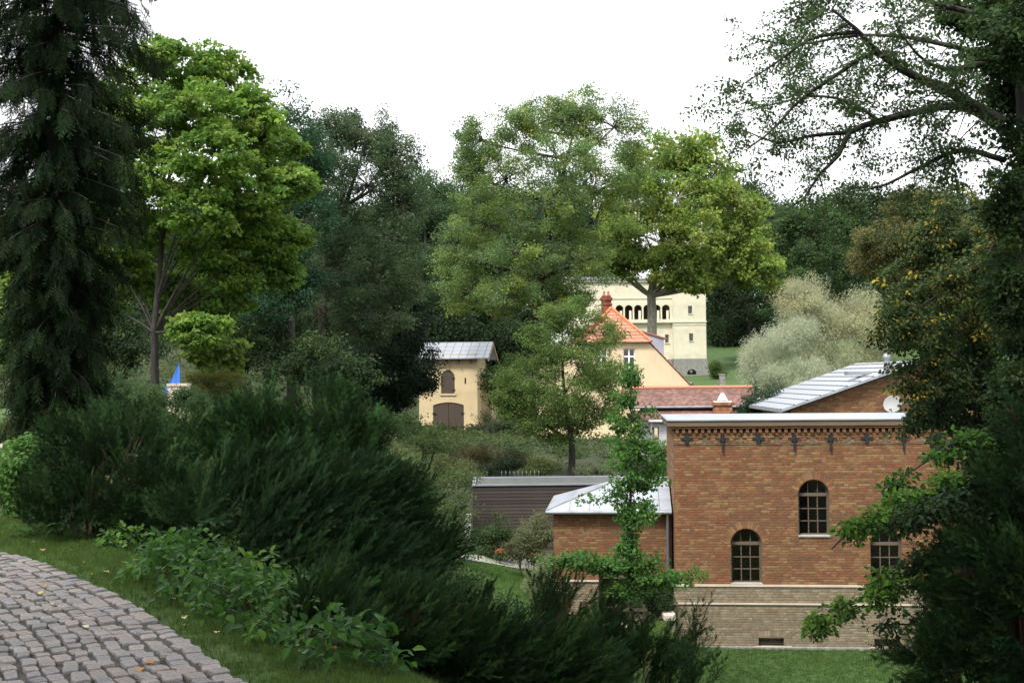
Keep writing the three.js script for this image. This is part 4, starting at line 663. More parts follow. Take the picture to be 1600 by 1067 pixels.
tree('lime_tree', 'tallest central tree with forked dark trunks left of the cream villa', 'broadleaf trees on the slope', 92, 838, { seed: 314, r: .55, by: 560, fy: 470, size: .5, per: 22, n: 9, fill: .25, pr: .28, geo: G.fine, steep: .45, col: [.1, .135, .04], cols: [[.14, .23, .07], [.17, .26, .06], [.22, .285, .055], [.115, .2, .07], [.14, .225, .09]], bark: M.barkDark, lobes: [[860, 185, 48, 34], [905, 175, 42, 34, 2], [960, 200, 48, 40, 1], [815, 200, 40, 38, -1], [755, 220, 46, 42], [735, 265, 30, 30, 2], [870, 245, 60, 44, -3], [930, 265, 60, 48], [790, 280, 58, 46, -1], [985, 270, 34, 50, 2], [850, 320, 66, 44, -3], [760, 350, 54, 46], [930, 345, 62, 44], [810, 395, 60, 40, -3], [715, 395, 42, 42, 1], [905, 410, 60, 36, -2], [730, 455, 48, 34], [800, 460, 44, 34, -3], [880, 465, 44, 30]] });
tree('plane_tree', 'bright yellow-green plane tree with pale trunk in front of the villa tower', 'broadleaf trees on the slope', 104, 1019, { seed: 315, r: .52, by: 560, fy: 462, fx: 1017, size: .6, per: 18, n: 10, pr: .32, geo: G.plane, col: [.14, .2, .035], cols: [[.2, .29, .05], [.245, .33, .06], [.15, .24, .05], [.28, .34, .08]], bark: M.barkPale, lobes: [[1070, 232, 50, 34], [1030, 270, 50, 40], [1105, 275, 46, 40, 1], [1060, 310, 64, 44, -3], [1135, 325, 48, 42], [990, 320, 50, 42, 1], [1010, 370, 56, 42, -2], [1090, 365, 60, 40, -3], [1165, 370, 40, 40], [1050, 415, 50, 30, -2], [1185, 425, 36, 24], [1080, 436, 32, 18, -2], [1125, 412, 48, 30], [975, 410, 42, 30, -1], [945, 395, 36, 30]] });
tree('sophora_tree', 'olive-yellow tree with rounded crown above the silver willow', 'broadleaf trees on the slope', 70, 1452, { seed: 316, r: .35, by: 600, fy: 480, size: .42, per: 18, n: 12, pr: .32, flat: .5, geo: G.fine, col: [.1, .1, .035], cols: [[.13, .14, .045], [.16, .155, .05], [.09, .12, .04]], lobes: [[1412, 322, 40, 24], [1460, 338, 50, 34, 1], [1385, 368, 46, 26, -1], [1440, 392, 56, 30, -2], [1375, 405, 42, 22], [1500, 390, 46, 45], [1430, 440, 60, 36], [1500, 450, 50, 40]] });
tree('backdrop_tree', 'dark green round-crowned tree behind the silver willow', 'dark trees before the wood', 140, 1265, { seed: 331, r: .4, by: 600, fy: 480, size: .85, per: 18, n: 12, pr: .33, geo: G.broad, col: [.05, .1, .03], cols: [[.05, .1, .03], [.065, .125, .034], [.04, .08, .026]], lobes: [[1255, 345, 46, 34], [1300, 370, 46, 40], [1225, 385, 46, 44], [1275, 415, 56, 40, -3], [1330, 420, 40, 44], [1230, 450, 50, 44], [1300, 470, 50, 40]] });
tree('backdrop_tree', 'dark tree in the deep shade between the villa tower and the willow', 'dark trees before the wood', 165, 1170, { seed: 332, r: .4, by: 600, fy: 500, size: .95, per: 18, n: 12, pr: .33, geo: G.broad, col: [.03, .06, .022], lobes: [[1165, 320, 36, 36], [1195, 355, 40, 44], [1150, 400, 40, 44], [1190, 440, 44, 44], [1140, 470, 36, 40], [1180, 510, 40, 40]] });
tree('maple_tree', 'big bright green maple with several upright stems in front of the woodland', 'broadleaf trees on the slope', 46, 241, { seed: 317, r: .19, lr: .3, by: 610, fy: 520, fx: 240, size: .36, per: 17, n: 7, fill: .4, flat: .3, pr: .33, lo: .4, run: .7, steep: 1.25, sweep: .12, arch: .12, geo: G.maple, col: [.095, .17, .022], cols: [[.125, .235, .03], [.16, .28, .034], [.11, .21, .03], [.2, .31, .05]], bark: M.barkDark, lobes: [[285, 95, 62, 34], [225, 130, 62, 44, 1], [350, 115, 52, 40, 1], [385, 175, 52, 42], [300, 170, 66, 44, -2], [215, 205, 62, 48, -1], [160, 190, 46, 60, 1], [420, 235, 52, 42, 1], [335, 240, 66, 42, -2.5], [250, 275, 66, 40, -2], [450, 285, 40, 24, 0], [395, 300, 58, 36, -1], [170, 290, 48, 52], [310, 325, 70, 36, -2], [390, 355, 52, 34, 1], [215, 355, 58, 38], [320, 395, 66, 30, 1], [160, 400, 50, 45, 1], [370, 430, 40, 26, 2], [200, 430, 40, 36, 2], [440, 375, 44, 34, 2], [420, 425, 44, 30, 3], [350, 475, 44, 26, 3], [280, 455, 50, 30, 3], [130, 470, 50, 40, 2], [310, 515, 42, 24, -1]] });
tree('young_maple', 'bright yellow-green young maple at the left border below the spruce', 'broadleaf trees on the slope', 34, 22, { seed: 327, r: .1, by: 610, fy: 560, size: .3, per: 14, n: 11, flat: .4, pr: .36, geo: G.maple, col: [.13, .22, .03], lobes: [[15, 470, 40, 30], [45, 505, 36, 28], [-20, 500, 40, 40], [20, 540, 36, 18]] });
tree('young_maple', 'low yellow-green maple standing behind the blue tarpaulin', 'broadleaf trees on the slope', 52, 318, { seed: 328, r: .09, by: 600, fy: 570, size: .36, per: 14, n: 11, flat: .4, pr: .36, geo: G.maple, col: [.14, .22, .035], lobes: [[318, 526, 28, 20], [345, 545, 30, 18], [318, 552, 20, 12], [350, 572, 26, 14]] });
tree('walnut_tree', 'loose olive-green fruit tree with forked trunk between the coach house and ochre house', 'broadleaf trees on the slope', 55, 893, { seed: 318, r: .19, by: 738, fy: 688, size: .3, per: 20, n: 9, pr: .34, geo: G.fine, col: [.075, .11, .025], cols: [[.11, .185, .04], [.14, .21, .048], [.09, .16, .036]], bark: M.barkDark, lobes: [[880, 492, 30, 28], [925, 520, 40, 34, 1], [860, 540, 46, 34], [905, 570, 54, 34, -1], [830, 590, 46, 34], [940, 585, 36, 34, 1], [880, 620, 54, 34, -1], [825, 640, 42, 32, 1], [930, 640, 40, 28], [865, 668, 46, 22], [800, 610, 30, 36, 1]] });
tree('holly_tree', 'dark dense evergreen against the left corner of the coach house', 'dark evergreens', 84, 610, { seed: 319, r: .2, by: 660, fy: 610, size: .5, per: 12, n: 15, pr: .46, lo: .2, geo: G.fine, mat: LM.tough, col: [.018, .036, .022], bark: M.barkRed, lobes: [[600, 470, 36, 40], [630, 510, 42, 44, -1], [580, 540, 46, 46], [640, 560, 44, 36, -1.5], [600, 590, 52, 36], [560, 600, 40, 36], [650, 595, 30, 24, -1.5], [600, 625, 46, 18]] });
shrub('willow_shrub', 'silver-grey rounded willow bush behind the red tiled roof', 'willow bushes', 64, { seed: 320, size: .42, per: 12, n: 14, hang: .4, geo: G.willow, col: [.44, .48, .34], vary: .12, lobes: [[1215, 560, 50, 46], [1190, 590, 36, 36], [1250, 590, 45, 40, -1], [1235, 525, 36, 34, 1], [1180, 555, 22, 30, 1], [1270, 625, 40, 25]], stems: .3 });
shrub('willow_shrub', 'taller yellowish willow bush with feathery tips right of the silver one', 'willow bushes', 68, { seed: 321, size: .46, per: 12, n: 14, hang: .4, geo: G.willow, col: [.33, .33, .16], cols: [[.46, .48, .31], [.47, .46, .27], [.4, .43, .27]], vary: .12, lobes: [[1310, 520, 52, 50], [1262, 465, 34, 34], [1250, 490, 30, 34], [1335, 490, 44, 34, 1], [1365, 530, 44, 46], [1300, 570, 50, 40, -1], [1390, 500, 30, 30, 1], [1350, 590, 50, 30]], stems: .3 });
shrub('evergreen_bush', 'small dark evergreen bush behind the metal roof edge beside the chimney', null, 52, { seed: 322, size: .26, per: 10, n: 12, pr: .5, geo: G.fine, mat: LM.tough, col: [.03, .06, .03], lobes: [[1195, 630, 28, 24], [1178, 642, 18, 16], [1215, 645, 22, 18]] });
console.log('far trees');
// ------------------------------------------------------------------ middle-distance shrubs
const SH = [
  ['garden_shrub', 'green hazel bush below the coach house door', 60, [[690, 690, 34, 26], [660, 700, 30, 20], [720, 705, 30, 18]], [.06, .1, .025], .3, G.broad],
  ['garden_shrub', 'grey-green flowering bush at the corner of the coach house', 80, [[765, 660, 26, 18], [790, 672, 18, 14]], [.1, .13, .07], .32, G.fine],
  ['garden_shrub', 'tall green bush left of the coach house foot', 70, [[620, 668, 34, 26], [590, 690, 40, 30], [640, 690, 30, 18]], [.05, .1, .03], .36, G.broad],
  ['garden_shrub', 'brownish low shrub on the bank above the shed', 56, [[745, 712, 34, 16], [710, 722, 26, 14], [790, 715, 30, 16]], [.09, .08, .035], .22, G.fine],
  ['garden_shrub', 'dark rounded bush on the bank above the shed roof', 55, [[800, 724, 22, 18], [775, 735, 20, 12]], [.03, .05, .02], .22, G.fine],
  ['garden_shrub', 'light green rounded bush on the bank beside the walnut trunk', 54, [[850, 728, 28, 12], [835, 738, 20, 9]], [.11, .14, .04], .2, G.fine],
  ['garden_shrub', 'pale-leaved bush just behind the right end of the shed', 53, [[920, 735, 20, 12], [940, 740, 18, 9]], [.16, .19, .1], .18, G.fine],
  ['garden_shrub', 'large leafy bush in front of the shed left corner', 40, [[690, 760, 55, 32], [650, 790, 50, 40], [710, 800, 40, 36, -1], [640, 740, 36, 26, 2]], [.085, .13, .04], .24, G.broad],
  ['garden_shrub', 'olive bush with yellow tips left of the plank shed', 46, [[660, 718, 40, 22], [625, 735, 34, 24], [700, 732, 36, 18]], [.1, .13, .045], .24, G.fine],
  ['garden_shrub', 'green bush half hiding the plank wall', 45, [[770, 835, 30, 26], [745, 850, 26, 24], [800, 850, 26, 20]], [.055, .1, .028], .22, G.broad],
  ['garden_shrub', 'pale speckled bush beside the annexe corner', 42, [[828, 832, 24, 22], [845, 850, 24, 20], [810, 855, 18, 14]], [.17, .19, .09], .2, G.fine],
  ['garden_shrub', 'bush with whitish leaves at the foot of the annexe', 38.2, [[850, 895, 18, 20], [838, 915, 16, 18], [858, 925, 14, 16]], [.24, .28, .14], .16, G.fine],
  ['garden_shrub', 'dark bush under the downpipe of the annexe', 36, [[1022, 925, 26, 18], [1005, 945, 22, 16], [1035, 945, 18, 14]], [.035, .07, .02], .18, G.broad],
  ['garden_shrub', 'light green weeds at the foot of the annexe wall', 33, [[1030, 990, 22, 18], [1010, 1000, 20, 18], [975, 1010, 22, 20]], [.1, .17, .03], .16, G.broad],
  ['garden_shrub', 'dark green bush at the shadowed bend of the path', 34, [[700, 880, 36, 44], [670, 850, 40, 40], [720, 930, 26, 30]], [.045, .085, .03], .22, G.broad],
  ['garden_shrub', 'bush on the slope beside the tall yew', 28, [[640, 850, 42, 40], [600, 790, 40, 36, 2], [680, 920, 40, 40]], [.04, .08, .028], .2, G.broad],
  ['garden_shrub', 'young leafy bush behind the sapling stakes', 45, [[1030, 705, 16, 12], [1045, 720, 14, 12], [1020, 735, 16, 10]], [.08, .15, .03], .18, G.broad],
  ['garden_shrub', 'dark wall of bushes right of the white house', 54, [[1240, 640, 26, 14], [1280, 645, 30, 12]], [.035, .07, .02], .24, G.broad],
  ['garden_shrub', 'sunlit bush at the edge of the villa lawn', 140, [[1116, 578, 10, 12], [1125, 585, 8, 8]], [.08, .13, .03], .4, G.broad],
  ['garden_shrub', 'green bush left of the ochre house wall', 85, [[800, 580, 28, 30], [775, 600, 22, 26], [790, 625, 26, 22]], [.06, .11, .025], .4, G.broad],
  ['garden_shrub', 'feathery light bush beside the maple trunk', 36, [[195, 600, 40, 26], [160, 615, 40, 22], [215, 625, 30, 18]], [.08, .14, .05], .2, G.fine],
  ['garden_shrub', 'clipped golden hedge right of the blue tarpaulin', 47, [[312, 592, 24, 12], [350, 592, 30, 12], [320, 610, 26, 14], [360, 610, 30, 14]], [.12, .14, .03], .18, G.fine],
  ['garden_shrub', 'green bush growing against the low pale wall by the maple', 40, [[262, 622, 30, 14], [300, 626, 30, 16], [235, 622, 20, 12]], [.05, .1, .03], .2, G.fine],
  ['garden_shrub', 'dark conical shrub beside the three poles', 27, [[38, 640, 22, 26], [34, 665, 22, 18], [30, 620, 14, 14]], [.022, .045, .02], .16, G.fine],
  ['garden_shrub', 'olive bush at the far bend of the footpath', 25, [[85, 660, 30, 26], [70, 680, 26, 16], [15, 672, 24, 18]], [.06, .085, .025], .17, G.fine],
];
SH.forEach(([n, l, d, lobes, col, size, geo], i) => shrub(n, l, 'shrubs on the garden slope', d, { seed: 400 + i, lobes, col, size, geo, per: 9, n: 11, pr: .48 }));
// ------------------------------------------------------------------ ginkgo sapling with stakes
{
  R = rng(501); const d = 28, p = at(985, 1000, d), base = onGround(p.x, p.z, -.1), t = thing('ginkgo_tree', 'slender young ginkgo tied to wooden stakes in front of the annexe', 'tree', base), L = (v) => v.clone().sub(base);
  const lb = [[985, 592, 12, 22], [978, 640, 30, 26], [958, 685, 40, 22], [1000, 700, 30, 24], [975, 735, 46, 20], [1025, 745, 26, 14], [965, 780, 40, 16], [995, 800, 30, 18], [985, 845, 28, 12], [940, 880, 46, 9], [890, 876, 34, 6], [870, 880, 14, 7], [985, 880, 40, 16], [1035, 892, 44, 10], [1082, 902, 22, 6], [1005, 920, 36, 10]], lobes = lobesOf(d, lb, 1);
  const top = at(985, 572, d), tr = []; for (let i = 0; i <= 8; i++) tr.push(L(base.clone().lerp(top, i / 8).add(V(rr(-.02, .02), 0, 0)))); part('trunk', tube(tr, tr.map((_, i) => .075 * (1 - i / 8.6)), 8), M.bark, t);
  const br = [], items = [];
  lobes.forEach((l) => { const n = 6; for (let k = 0; k < n; k++) { const tip = inLobe(l, rr(.6, 1.55)), f = Math.min(.97, Math.max(.2, (tip.y - .25 - base.y) / (top.y - base.y))), a = base.clone().lerp(top, f), pts = curve(a, tip, V(0, .12, 0), 6); br.push(tube(pts.map(L), pts.map((_, i) => .016 * (1 - i / 7)), 4)); for (let j = 2; j <= 6; j++) for (let q = 0; q < 2; q++) items.push({ p: L(pts[j].clone().addScaledVector(unit(), .11)), s: rr(.09, .17) }); } });
  part('branches', merge(br), M.bark, t, 'stuff'); foliage('crown', t, G.fan, LM.leaf, items, [.07, .17, .03], .35);
  const s = thing('tree_stake_frame', 'wooden stake frame around the trunk of the young ginkgo', 'stake frame', base); const ty = at(985, 950, d).y - base.y;
  for (const [x, z] of [[-.32, .2], [.3, .22], [0, -.35]]) { part('stake', tube([V(x * 1.15, -.2, z * 1.15), V(x, ty + .12, z)], [.042, .04], 8), M.brown, s); }
  part('crossbar', merge([box(.74, .07, .04, 0, ty, .25), box(.07, .07, .04, 0, ty, .25)]), M.brown, s); part('crossbar', tube([V(-.32, ty - .02, .2), V(0, ty - .02, -.35)], [.03, .03], 6), M.brown, s); part('crossbar', tube([V(.3, ty - .02, .2), V(0, ty - .02, -.35)], [.03, .03], 6), M.brown, s);
}
// ------------------------------------------------------------------ left: spruce, poles, tarpaulin, vines
{
  R = rng(511); const d = 21, p = at(88, 650, d), base = onGround(p.x, p.z, -.1), t = thing('spruce_tree', 'tall dark spruce with hanging twigs at the edge of the park', 'tree', base), L = (v) => v.clone().sub(base);
  const H0 = 9.6, tp = []; for (let i = 0; i <= 8; i++) tp.push(V(rr(-.03, .03), H0 * 1.25 * i / 8, rr(-.03, .03))); part('trunk', tube(tp, tp.map((_, i) => .24 * (1 - i / 9)), 9), M.barkDark, t);
  const br = [], items = [];
  for (let y = .5; y < 11.5; y += .15) {
    const f = y / 11.5, reach = y < 2.2 ? .6 : mixn(.85, 1.6, sst(2.2, 7.2, y)) * (y > 9 ? 1 - .3 * (y - 9) / 2.5 : 1), n = y < 2.2 ? 4 : 6;
    for (let k = 0; k < n; k++) {
      const a = R() * 6.283, r = reach * rr(.55, 1.15), st = V(0, y, 0), en = V(Math.cos(a) * r, y - r * rr(.15, .4), Math.sin(a) * r), pts = curve(st, en, V(0, .1, 0), 6); br.push(tube(pts, pts.map((_, i) => .026 * (1 - i / 7.5)), 4));
      for (let j = 1; j <= 6; j++) for (let q = 0; q < 5; q++) { const dir = V(Math.cos(a) * .35, -1, Math.sin(a) * .35).addScaledVector(unit(), .38).normalize(); items.push({ p: pts[j].clone().addScaledVector(unit(), .08), dir, s: rr(.28, .55) }); }
    }
  }
  part('branches', merge(br), M.barkDark, t, 'stuff'); foliage('needles', t, G.spruce, LM.needle, items, [.009, .021, .006], .3);
}
{
  const d = 42; for (const [k, x, l] of [[0, 45, 'dark pole at the left of three slim garden poles'], [1, 49.3, 'middle one of three slim garden poles'], [2, 53, 'right one of three slim garden poles, nearest the spruce']]) { const p = at(x, 620, d + k * .3), g = onGround(p.x, p.z, -.1), o = thing('garden_pole', l, 'pole', g, 0, 'slim poles before the vineyard'); const h = at(x, 563 + k * 3, d + k * .3).y - g.y; part('shaft', tube([V(0, 0, 0), V(0, h, 0)], [.035, .03], 8), M.iron, o); part('cap', new THREE.SphereGeometry(.05, 8, 6).translate(0, h, 0), M.iron, o); }
  // blue tarpaulin tied up beside the maple
  const a = at(280, 556, 48), b = at(249, 592, 48), c = at(281, 592, 47.4), tg = thing('blue_tarpaulin', 'bright blue tarpaulin peaked beside the maple trunk', 'tarpaulin', onGround(b.x, b.z)); const o = tg.position, P = []; const N = 10, A = a.clone().sub(o), B = b.clone().sub(o), C = c.clone().sub(o); B.y = Math.min(B.y, .9); C.y = B.y - .2;
  const pt = (u, v) => { const q = B.clone().multiplyScalar(1 - u).addScaledVector(C, u), m = q.lerp(A.clone().lerp(C, .12 * (1 - u)), v); m.z += .07 * Math.sin(u * 14 + v * 5) * (1 - v); m.y -= .18 * Math.sin(Math.PI * v) * (1 - u); return m; };
  for (let i = 0; i < N; i++) for (let j = 0; j < N; j++) { const q = [pt(i / N, j / N), pt((i + 1) / N, j / N), pt((i + 1) / N, (j + 1) / N), pt(i / N, (j + 1) / N)]; for (const k of [0, 1, 2, 0, 2, 3]) P.push(q[k].x, q[k].y, q[k].z); }
  const g = geoFrom(P); g.computeVertexNormals(); part('sheet', g, M.blue, tg); part('post', tube([V(C.x, -.2, C.z), V(A.x, A.y, A.z)], [.035, .025], 6), M.brown, tg);
  const s0 = at(-30, 609, 60), s1 = at(66, 608, 60), st = thing('blue_sheeting', 'long pale blue plastic strip below the vine rows', 'sheeting', onGround(s0.x, s0.z)); const hh = s0.y - st.position.y; part('sheet', slab([[0, hh + .12, 0], [s1.x - s0.x, s1.y - st.position.y + .12, 0], [s1.x - s0.x, s1.y - st.position.y + .05, -.6], [0, hh + .05, -.6]], .22), M.bluePale, st); for (let k = 0; k < 4; k++) part('stake', span(k * .9 + .1, k * .9 + .16, -.3, hh, -.3, -.24), M.brown, st);
  const w0 = at(262, 600, 44), w1 = at(296, 606, 44), wl = thing('garden_wall', 'pale low stone wall glimpsed beside the maple foot', 'wall', onGround(w0.x, w0.z)); const yh = w0.y - wl.position.y; part('coping', span(0, w1.x - w0.x, yh - .08, yh + .02, -.2, .2), M.stonePale, wl); part('masonry', span(.03, w1.x - w0.x - .03, -.3, yh - .08, -.16, .16), M.stonePale, wl);
  [[64, 574, 'lowest vine row on the terraced slope'], [72, 562, 'middle vine row on the terraced slope'], [80, 551, 'upper vine row on the terraced slope below the wood']].forEach(([dd, y, l], k) => shrub('vine_row', l, 'vine rows on the terraces', dd, { seed: 520 + k, lobes: [-60, -20, 20, 60, 100, 140, 180].map((x) => [x, y + rr(-1, 1) + 8, 24, 10]), zf: .3, size: .3, per: 7, n: 9, geo: G.broad, col: [.075, .11, .035], stems: .25 }, 'vines'));
}
{ // gravel footpath far left and pale garden path by the annexe
  const strip2 = (name, label, pts, mat, n = 24) => { const p = [], u = [], idx = []; pts.forEach(([a, b], i) => { for (let k = 0; k <= n; k++) { const q = a.clone().lerp(b, k / n); q.y = hgt(q.x, q.z) + .03; p.push(q.x, q.y, q.z); u.push(q.x, q.z); } if (i) for (let k = 0; k < n; k++) { const c = i * (n + 1) + k; idx.push(c, c + 1, c - n - 1, c + 1, c - n, c - n - 1); } }); const g = new THREE.BufferGeometry(); g.setAttribute('position', new THREE.Float32BufferAttribute(p, 3)); g.setAttribute('uv', new THREE.Float32BufferAttribute(u, 2)); g.setIndex(idx); g.computeVertexNormals(); mat.side = THREE.DoubleSide; const m = new THREE.Mesh(g, mat); m.name = name; scene.add(m); tag(m, label, 'path', null, 'structure'); return m; };
  const A = []; for (let k = 0; k <= 16; k++) { const x = mixn(-24, -7.5, k / 16); const z = -29.5 + .3 * Math.sin(x * .4); A.push([V(x, 0, z - .9), V(x, 0, z + .5)]); } strip2('footpath', 'sandy footpath beyond the left lawn', A, std([.42, .36, .27], { map: tGrain }), 4);
  const hit = (px, py) => { let d = 20; while (d < 70) { const q = at(px, py, d); if (q.y < hgt(q.x, q.z)) return V(q.x, 0, q.z); d += .1; } return at(px, py, 45); };
  const B = [[640, 868, 873], [690, 867.5, 873.5], [730, 868, 876], [770, 870, 882], [800, 873, 887.5], [835, 877, 894], [870, 883, 902]].map(([x, a, b]) => [hit(x, a), hit(x, b)]);
  strip2('garden_path', 'pale paved path curving past the lawn below the shed', B, std([.62, .58, .54], { map: tGrain, bumpMap: tGrain, bumpScale: .02 }), 8);
  const q = at(1129, 604, 90), g = onGround(q.x, q.z, -.1), po = thing('concrete_post', 'square grey post standing on the villa lawn', 'post', g), h = at(1129, 584, 90).y - g.y; part('shaft', span(-.2, .2, 0, h - .1, -.2, .2), M.greyStone, po); part('cap', span(-.23, .23, h - .1, h, -.23, .23), M.greyStone, po);
  // orange flowers beside the path
  R = rng(531); [[783, 866, 'orange flower clump at the left of the path bed'], [812, 868, 'orange-red flower clump in the middle of the path bed'], [836, 871, 'small orange flower clump nearest the annexe']].forEach(([x, y, l], k) => { const o = shrub('flower_clump', l, 'flowers beside the pale path', 44, { seed: 540 + k, lobes: [[x, y + 2, 9, 6]], size: .14, per: 6, n: 6, geo: G.broad, col: [.06, .1, .03] }, 'flowers'); const it = []; for (let i = 0; i < 44; i++) { const u = unit(); const c = at(x, y - 3, 44); it.push({ p: c.clone().add(V(u.x * .2, Math.abs(u.y) * .12, u.z * .2)).sub(o.position), s: rr(.04, .07) }); } foliage('blossoms', o, G.near, LM.leaf, it, [.6, .17, .09], .2); });
}
{ // low undergrowth over the wild parts of the slope
  R = rng(555); const g = new THREE.Group(); g.name = 'undergrowth'; scene.add(g); tag(g, 'low green undergrowth covering the wild parts of the slope', 'undergrowth', null, 'stuff'); const it = [];
  const no = [[3, 15.5, 27, 46.5], [-4.6, 3.2, 36, 46.5], [-2.4, 7, 45.8, 52.3], [-8.5, -1.5, 92.5, 106], [1.5, 13, 74, 88], [6, 16, 58, 66], [2, 60, 98, 260], [-26, -6, 28.3, 31], [8, 20, 44, 56]];
  for (let i = 0; i < 26000; i++) { const d = 13 + 110 * Math.pow(R(), 1.5), x = rr(-.5, .5) * d * 1.05; if (no.some(b => x > b[0] && x < b[1] && d > b[2] && d < b[3]) || (d < 40 && x < -7) || edgeSide(x, -d) > -1.6) continue; const q = fbm(x * .25 + 3, d * .25, 3); if (q < .36) continue; const s = (.14 + .3 * R() * R()) * (1 + d / 90); it.push({ p: onGround(x, -d, s * .35), s, c: q > .62 ? [.1, .13, .04] : q > .5 ? [.06, .11, .03] : [.045, .085, .025] }); }
  foliage('leaves', g, [...G.broad, ...G.fine], LM.leaf, it, [.05, .09, .03], .3);
  // shrubby understorey of the wood behind the maple and left of the coach house
  const L = lobesOf(66, [[20, 480, 50, 40], [80, 530, 50, 40], [150, 500, 50, 50], [210, 540, 50, 40], [290, 500, 60, 50, 4], [360, 540, 60, 40], [420, 510, 60, 50, 3], [120, 560, 60, 24], [470, 560, 60, 36], [330, 470, 50, 40, 6], [540, 580, 50, 30]], .8), { out } = puffed(L, 16, 12, .5, { pr: .4, lo: .2, cols: [[.03, .065, .02], [.045, .09, .025], [.07, .12, .03], [.025, .05, .02]] }); foliage('leaves', g, G.broad, LM.leaf, out, [.05, .09, .03], .25);
}
console.log('middle');
// ------------------------------------------------------------------ foreground evergreens
yew('yew_bush', 'dark rounded yew at the far left end of the hedge by the cobbled road', 12.8, { seed: 601, n: 4400, size: .34, group: 'yew bushes on the bank', bias: [.1, .55, .15], lobes: [[130, 790, 95, 60], [190, 730, 110, 80, .6], [110, 720, 60, 70, .8], [90, 800, 50, 40, -.3], [260, 705, 80, 50, 1.4], [190, 680, 60, 44, 1.4], [240, 780, 90, 70], [320, 810, 80, 60, -.6], [370, 840, 60, 40, -1.2]] });
yew('yew_bush', 'tall yew with upright feathery tips in the middle of the hedge', 14.5, { seed: 602, n: 4200, size: .42, group: 'yew bushes on the bank', bias: [.05, 1.0, 0], tip: [.025, .075, .014], lobes: [[430, 685, 110, 62], [510, 670, 74, 58, .4], [360, 715, 70, 60, .3], [460, 745, 120, 60, -.4], [545, 705, 44, 60], [320, 755, 80, 76, -.4], [400, 800, 90, 50, -.8]] });
yew('yew_bush', 'broad yew with shoots sweeping to the right over the bank', 10.6, { seed: 603, n: 6400, size: .5, geo: G.yewLong, jit: .36, group: 'yew bushes on the bank', bias: [.95, .55, .1], outw: .55, tip: [.036, .08, .03], lobes: [[480, 830, 120, 80], [390, 790, 90, 60, .4], [545, 850, 80, 70], [570, 800, 40, 50, .4], [530, 930, 110, 75, -.5], [590, 960, 60, 55, -.3], [450, 870, 100, 60, -.2]] });
yew('yew_bush', 'low dark yew along the bottom of the bank below the hedge', 8.6, { seed: 604, n: 5400, size: .4, geo: G.yewLong, jit: .38, group: 'yew bushes on the bank', bias: [.7, .55, .2], outw: .6, lobes: [[620, 1020, 100, 55], [520, 1035, 60, 40, -.8], [490, 985, 50, 36, -.6], [730, 1040, 80, 42], [820, 1055, 60, 42, .3], [650, 985, 50, 32, .5], [560, 1050, 60, 50, -.2], [850, 1070, 80, 50]] });
yew('yew_bush', 'sparse yew with long arching shoots in front of the sapling', 9.6, { seed: 605, n: 420, size: .5, geo: G.yewLong, group: 'yew bushes on the bank', bias: [.35, 1.0, .1], outw: .4, lobes: [[900, 1030, 70, 60], [960, 1050, 60, 50], [1010, 1070, 50, 50], [860, 990, 50, 50]] });
yew('yew_bush', 'thin yew with separate feathery shoots beside the lawn below the shed', 10.4, { seed: 608, n: 260, size: .44, geo: G.yewLong, group: 'yew bushes on the bank', bias: [.5, .9, .1], outw: .4, lobes: [[650, 860, 40, 50], [700, 985, 44, 30], [630, 800, 36, 46, .4]] });
yew('yew_seedling', 'small upright yew leader standing before the brick plinth', 9.0, { seed: 606, n: 60, size: .3, group: 'yew bushes on the bank', bias: [0, 1.3, 0], outw: .5, lobes: [[1085, 1010, 10, 44], [1088, 1060, 30, 30]] });
yew('yew_bush', 'huge dark yew filling the lower right corner before the brick building', 10.5, { seed: 607, n: 4200, size: .36, group: 'yew bushes on the bank', bias: [-.6, .3, .2], outw: .7, lobes: [[1600, 820, 60, 100], [1560, 900, 70, 70, -.3], [1520, 980, 70, 60, -.3], [1620, 980, 90, 110, -.6], [1545, 780, 34, 50, .5], [1470, 1040, 60, 40, -.5], [1610, 720, 50, 80, .4]] });
console.log('yews');
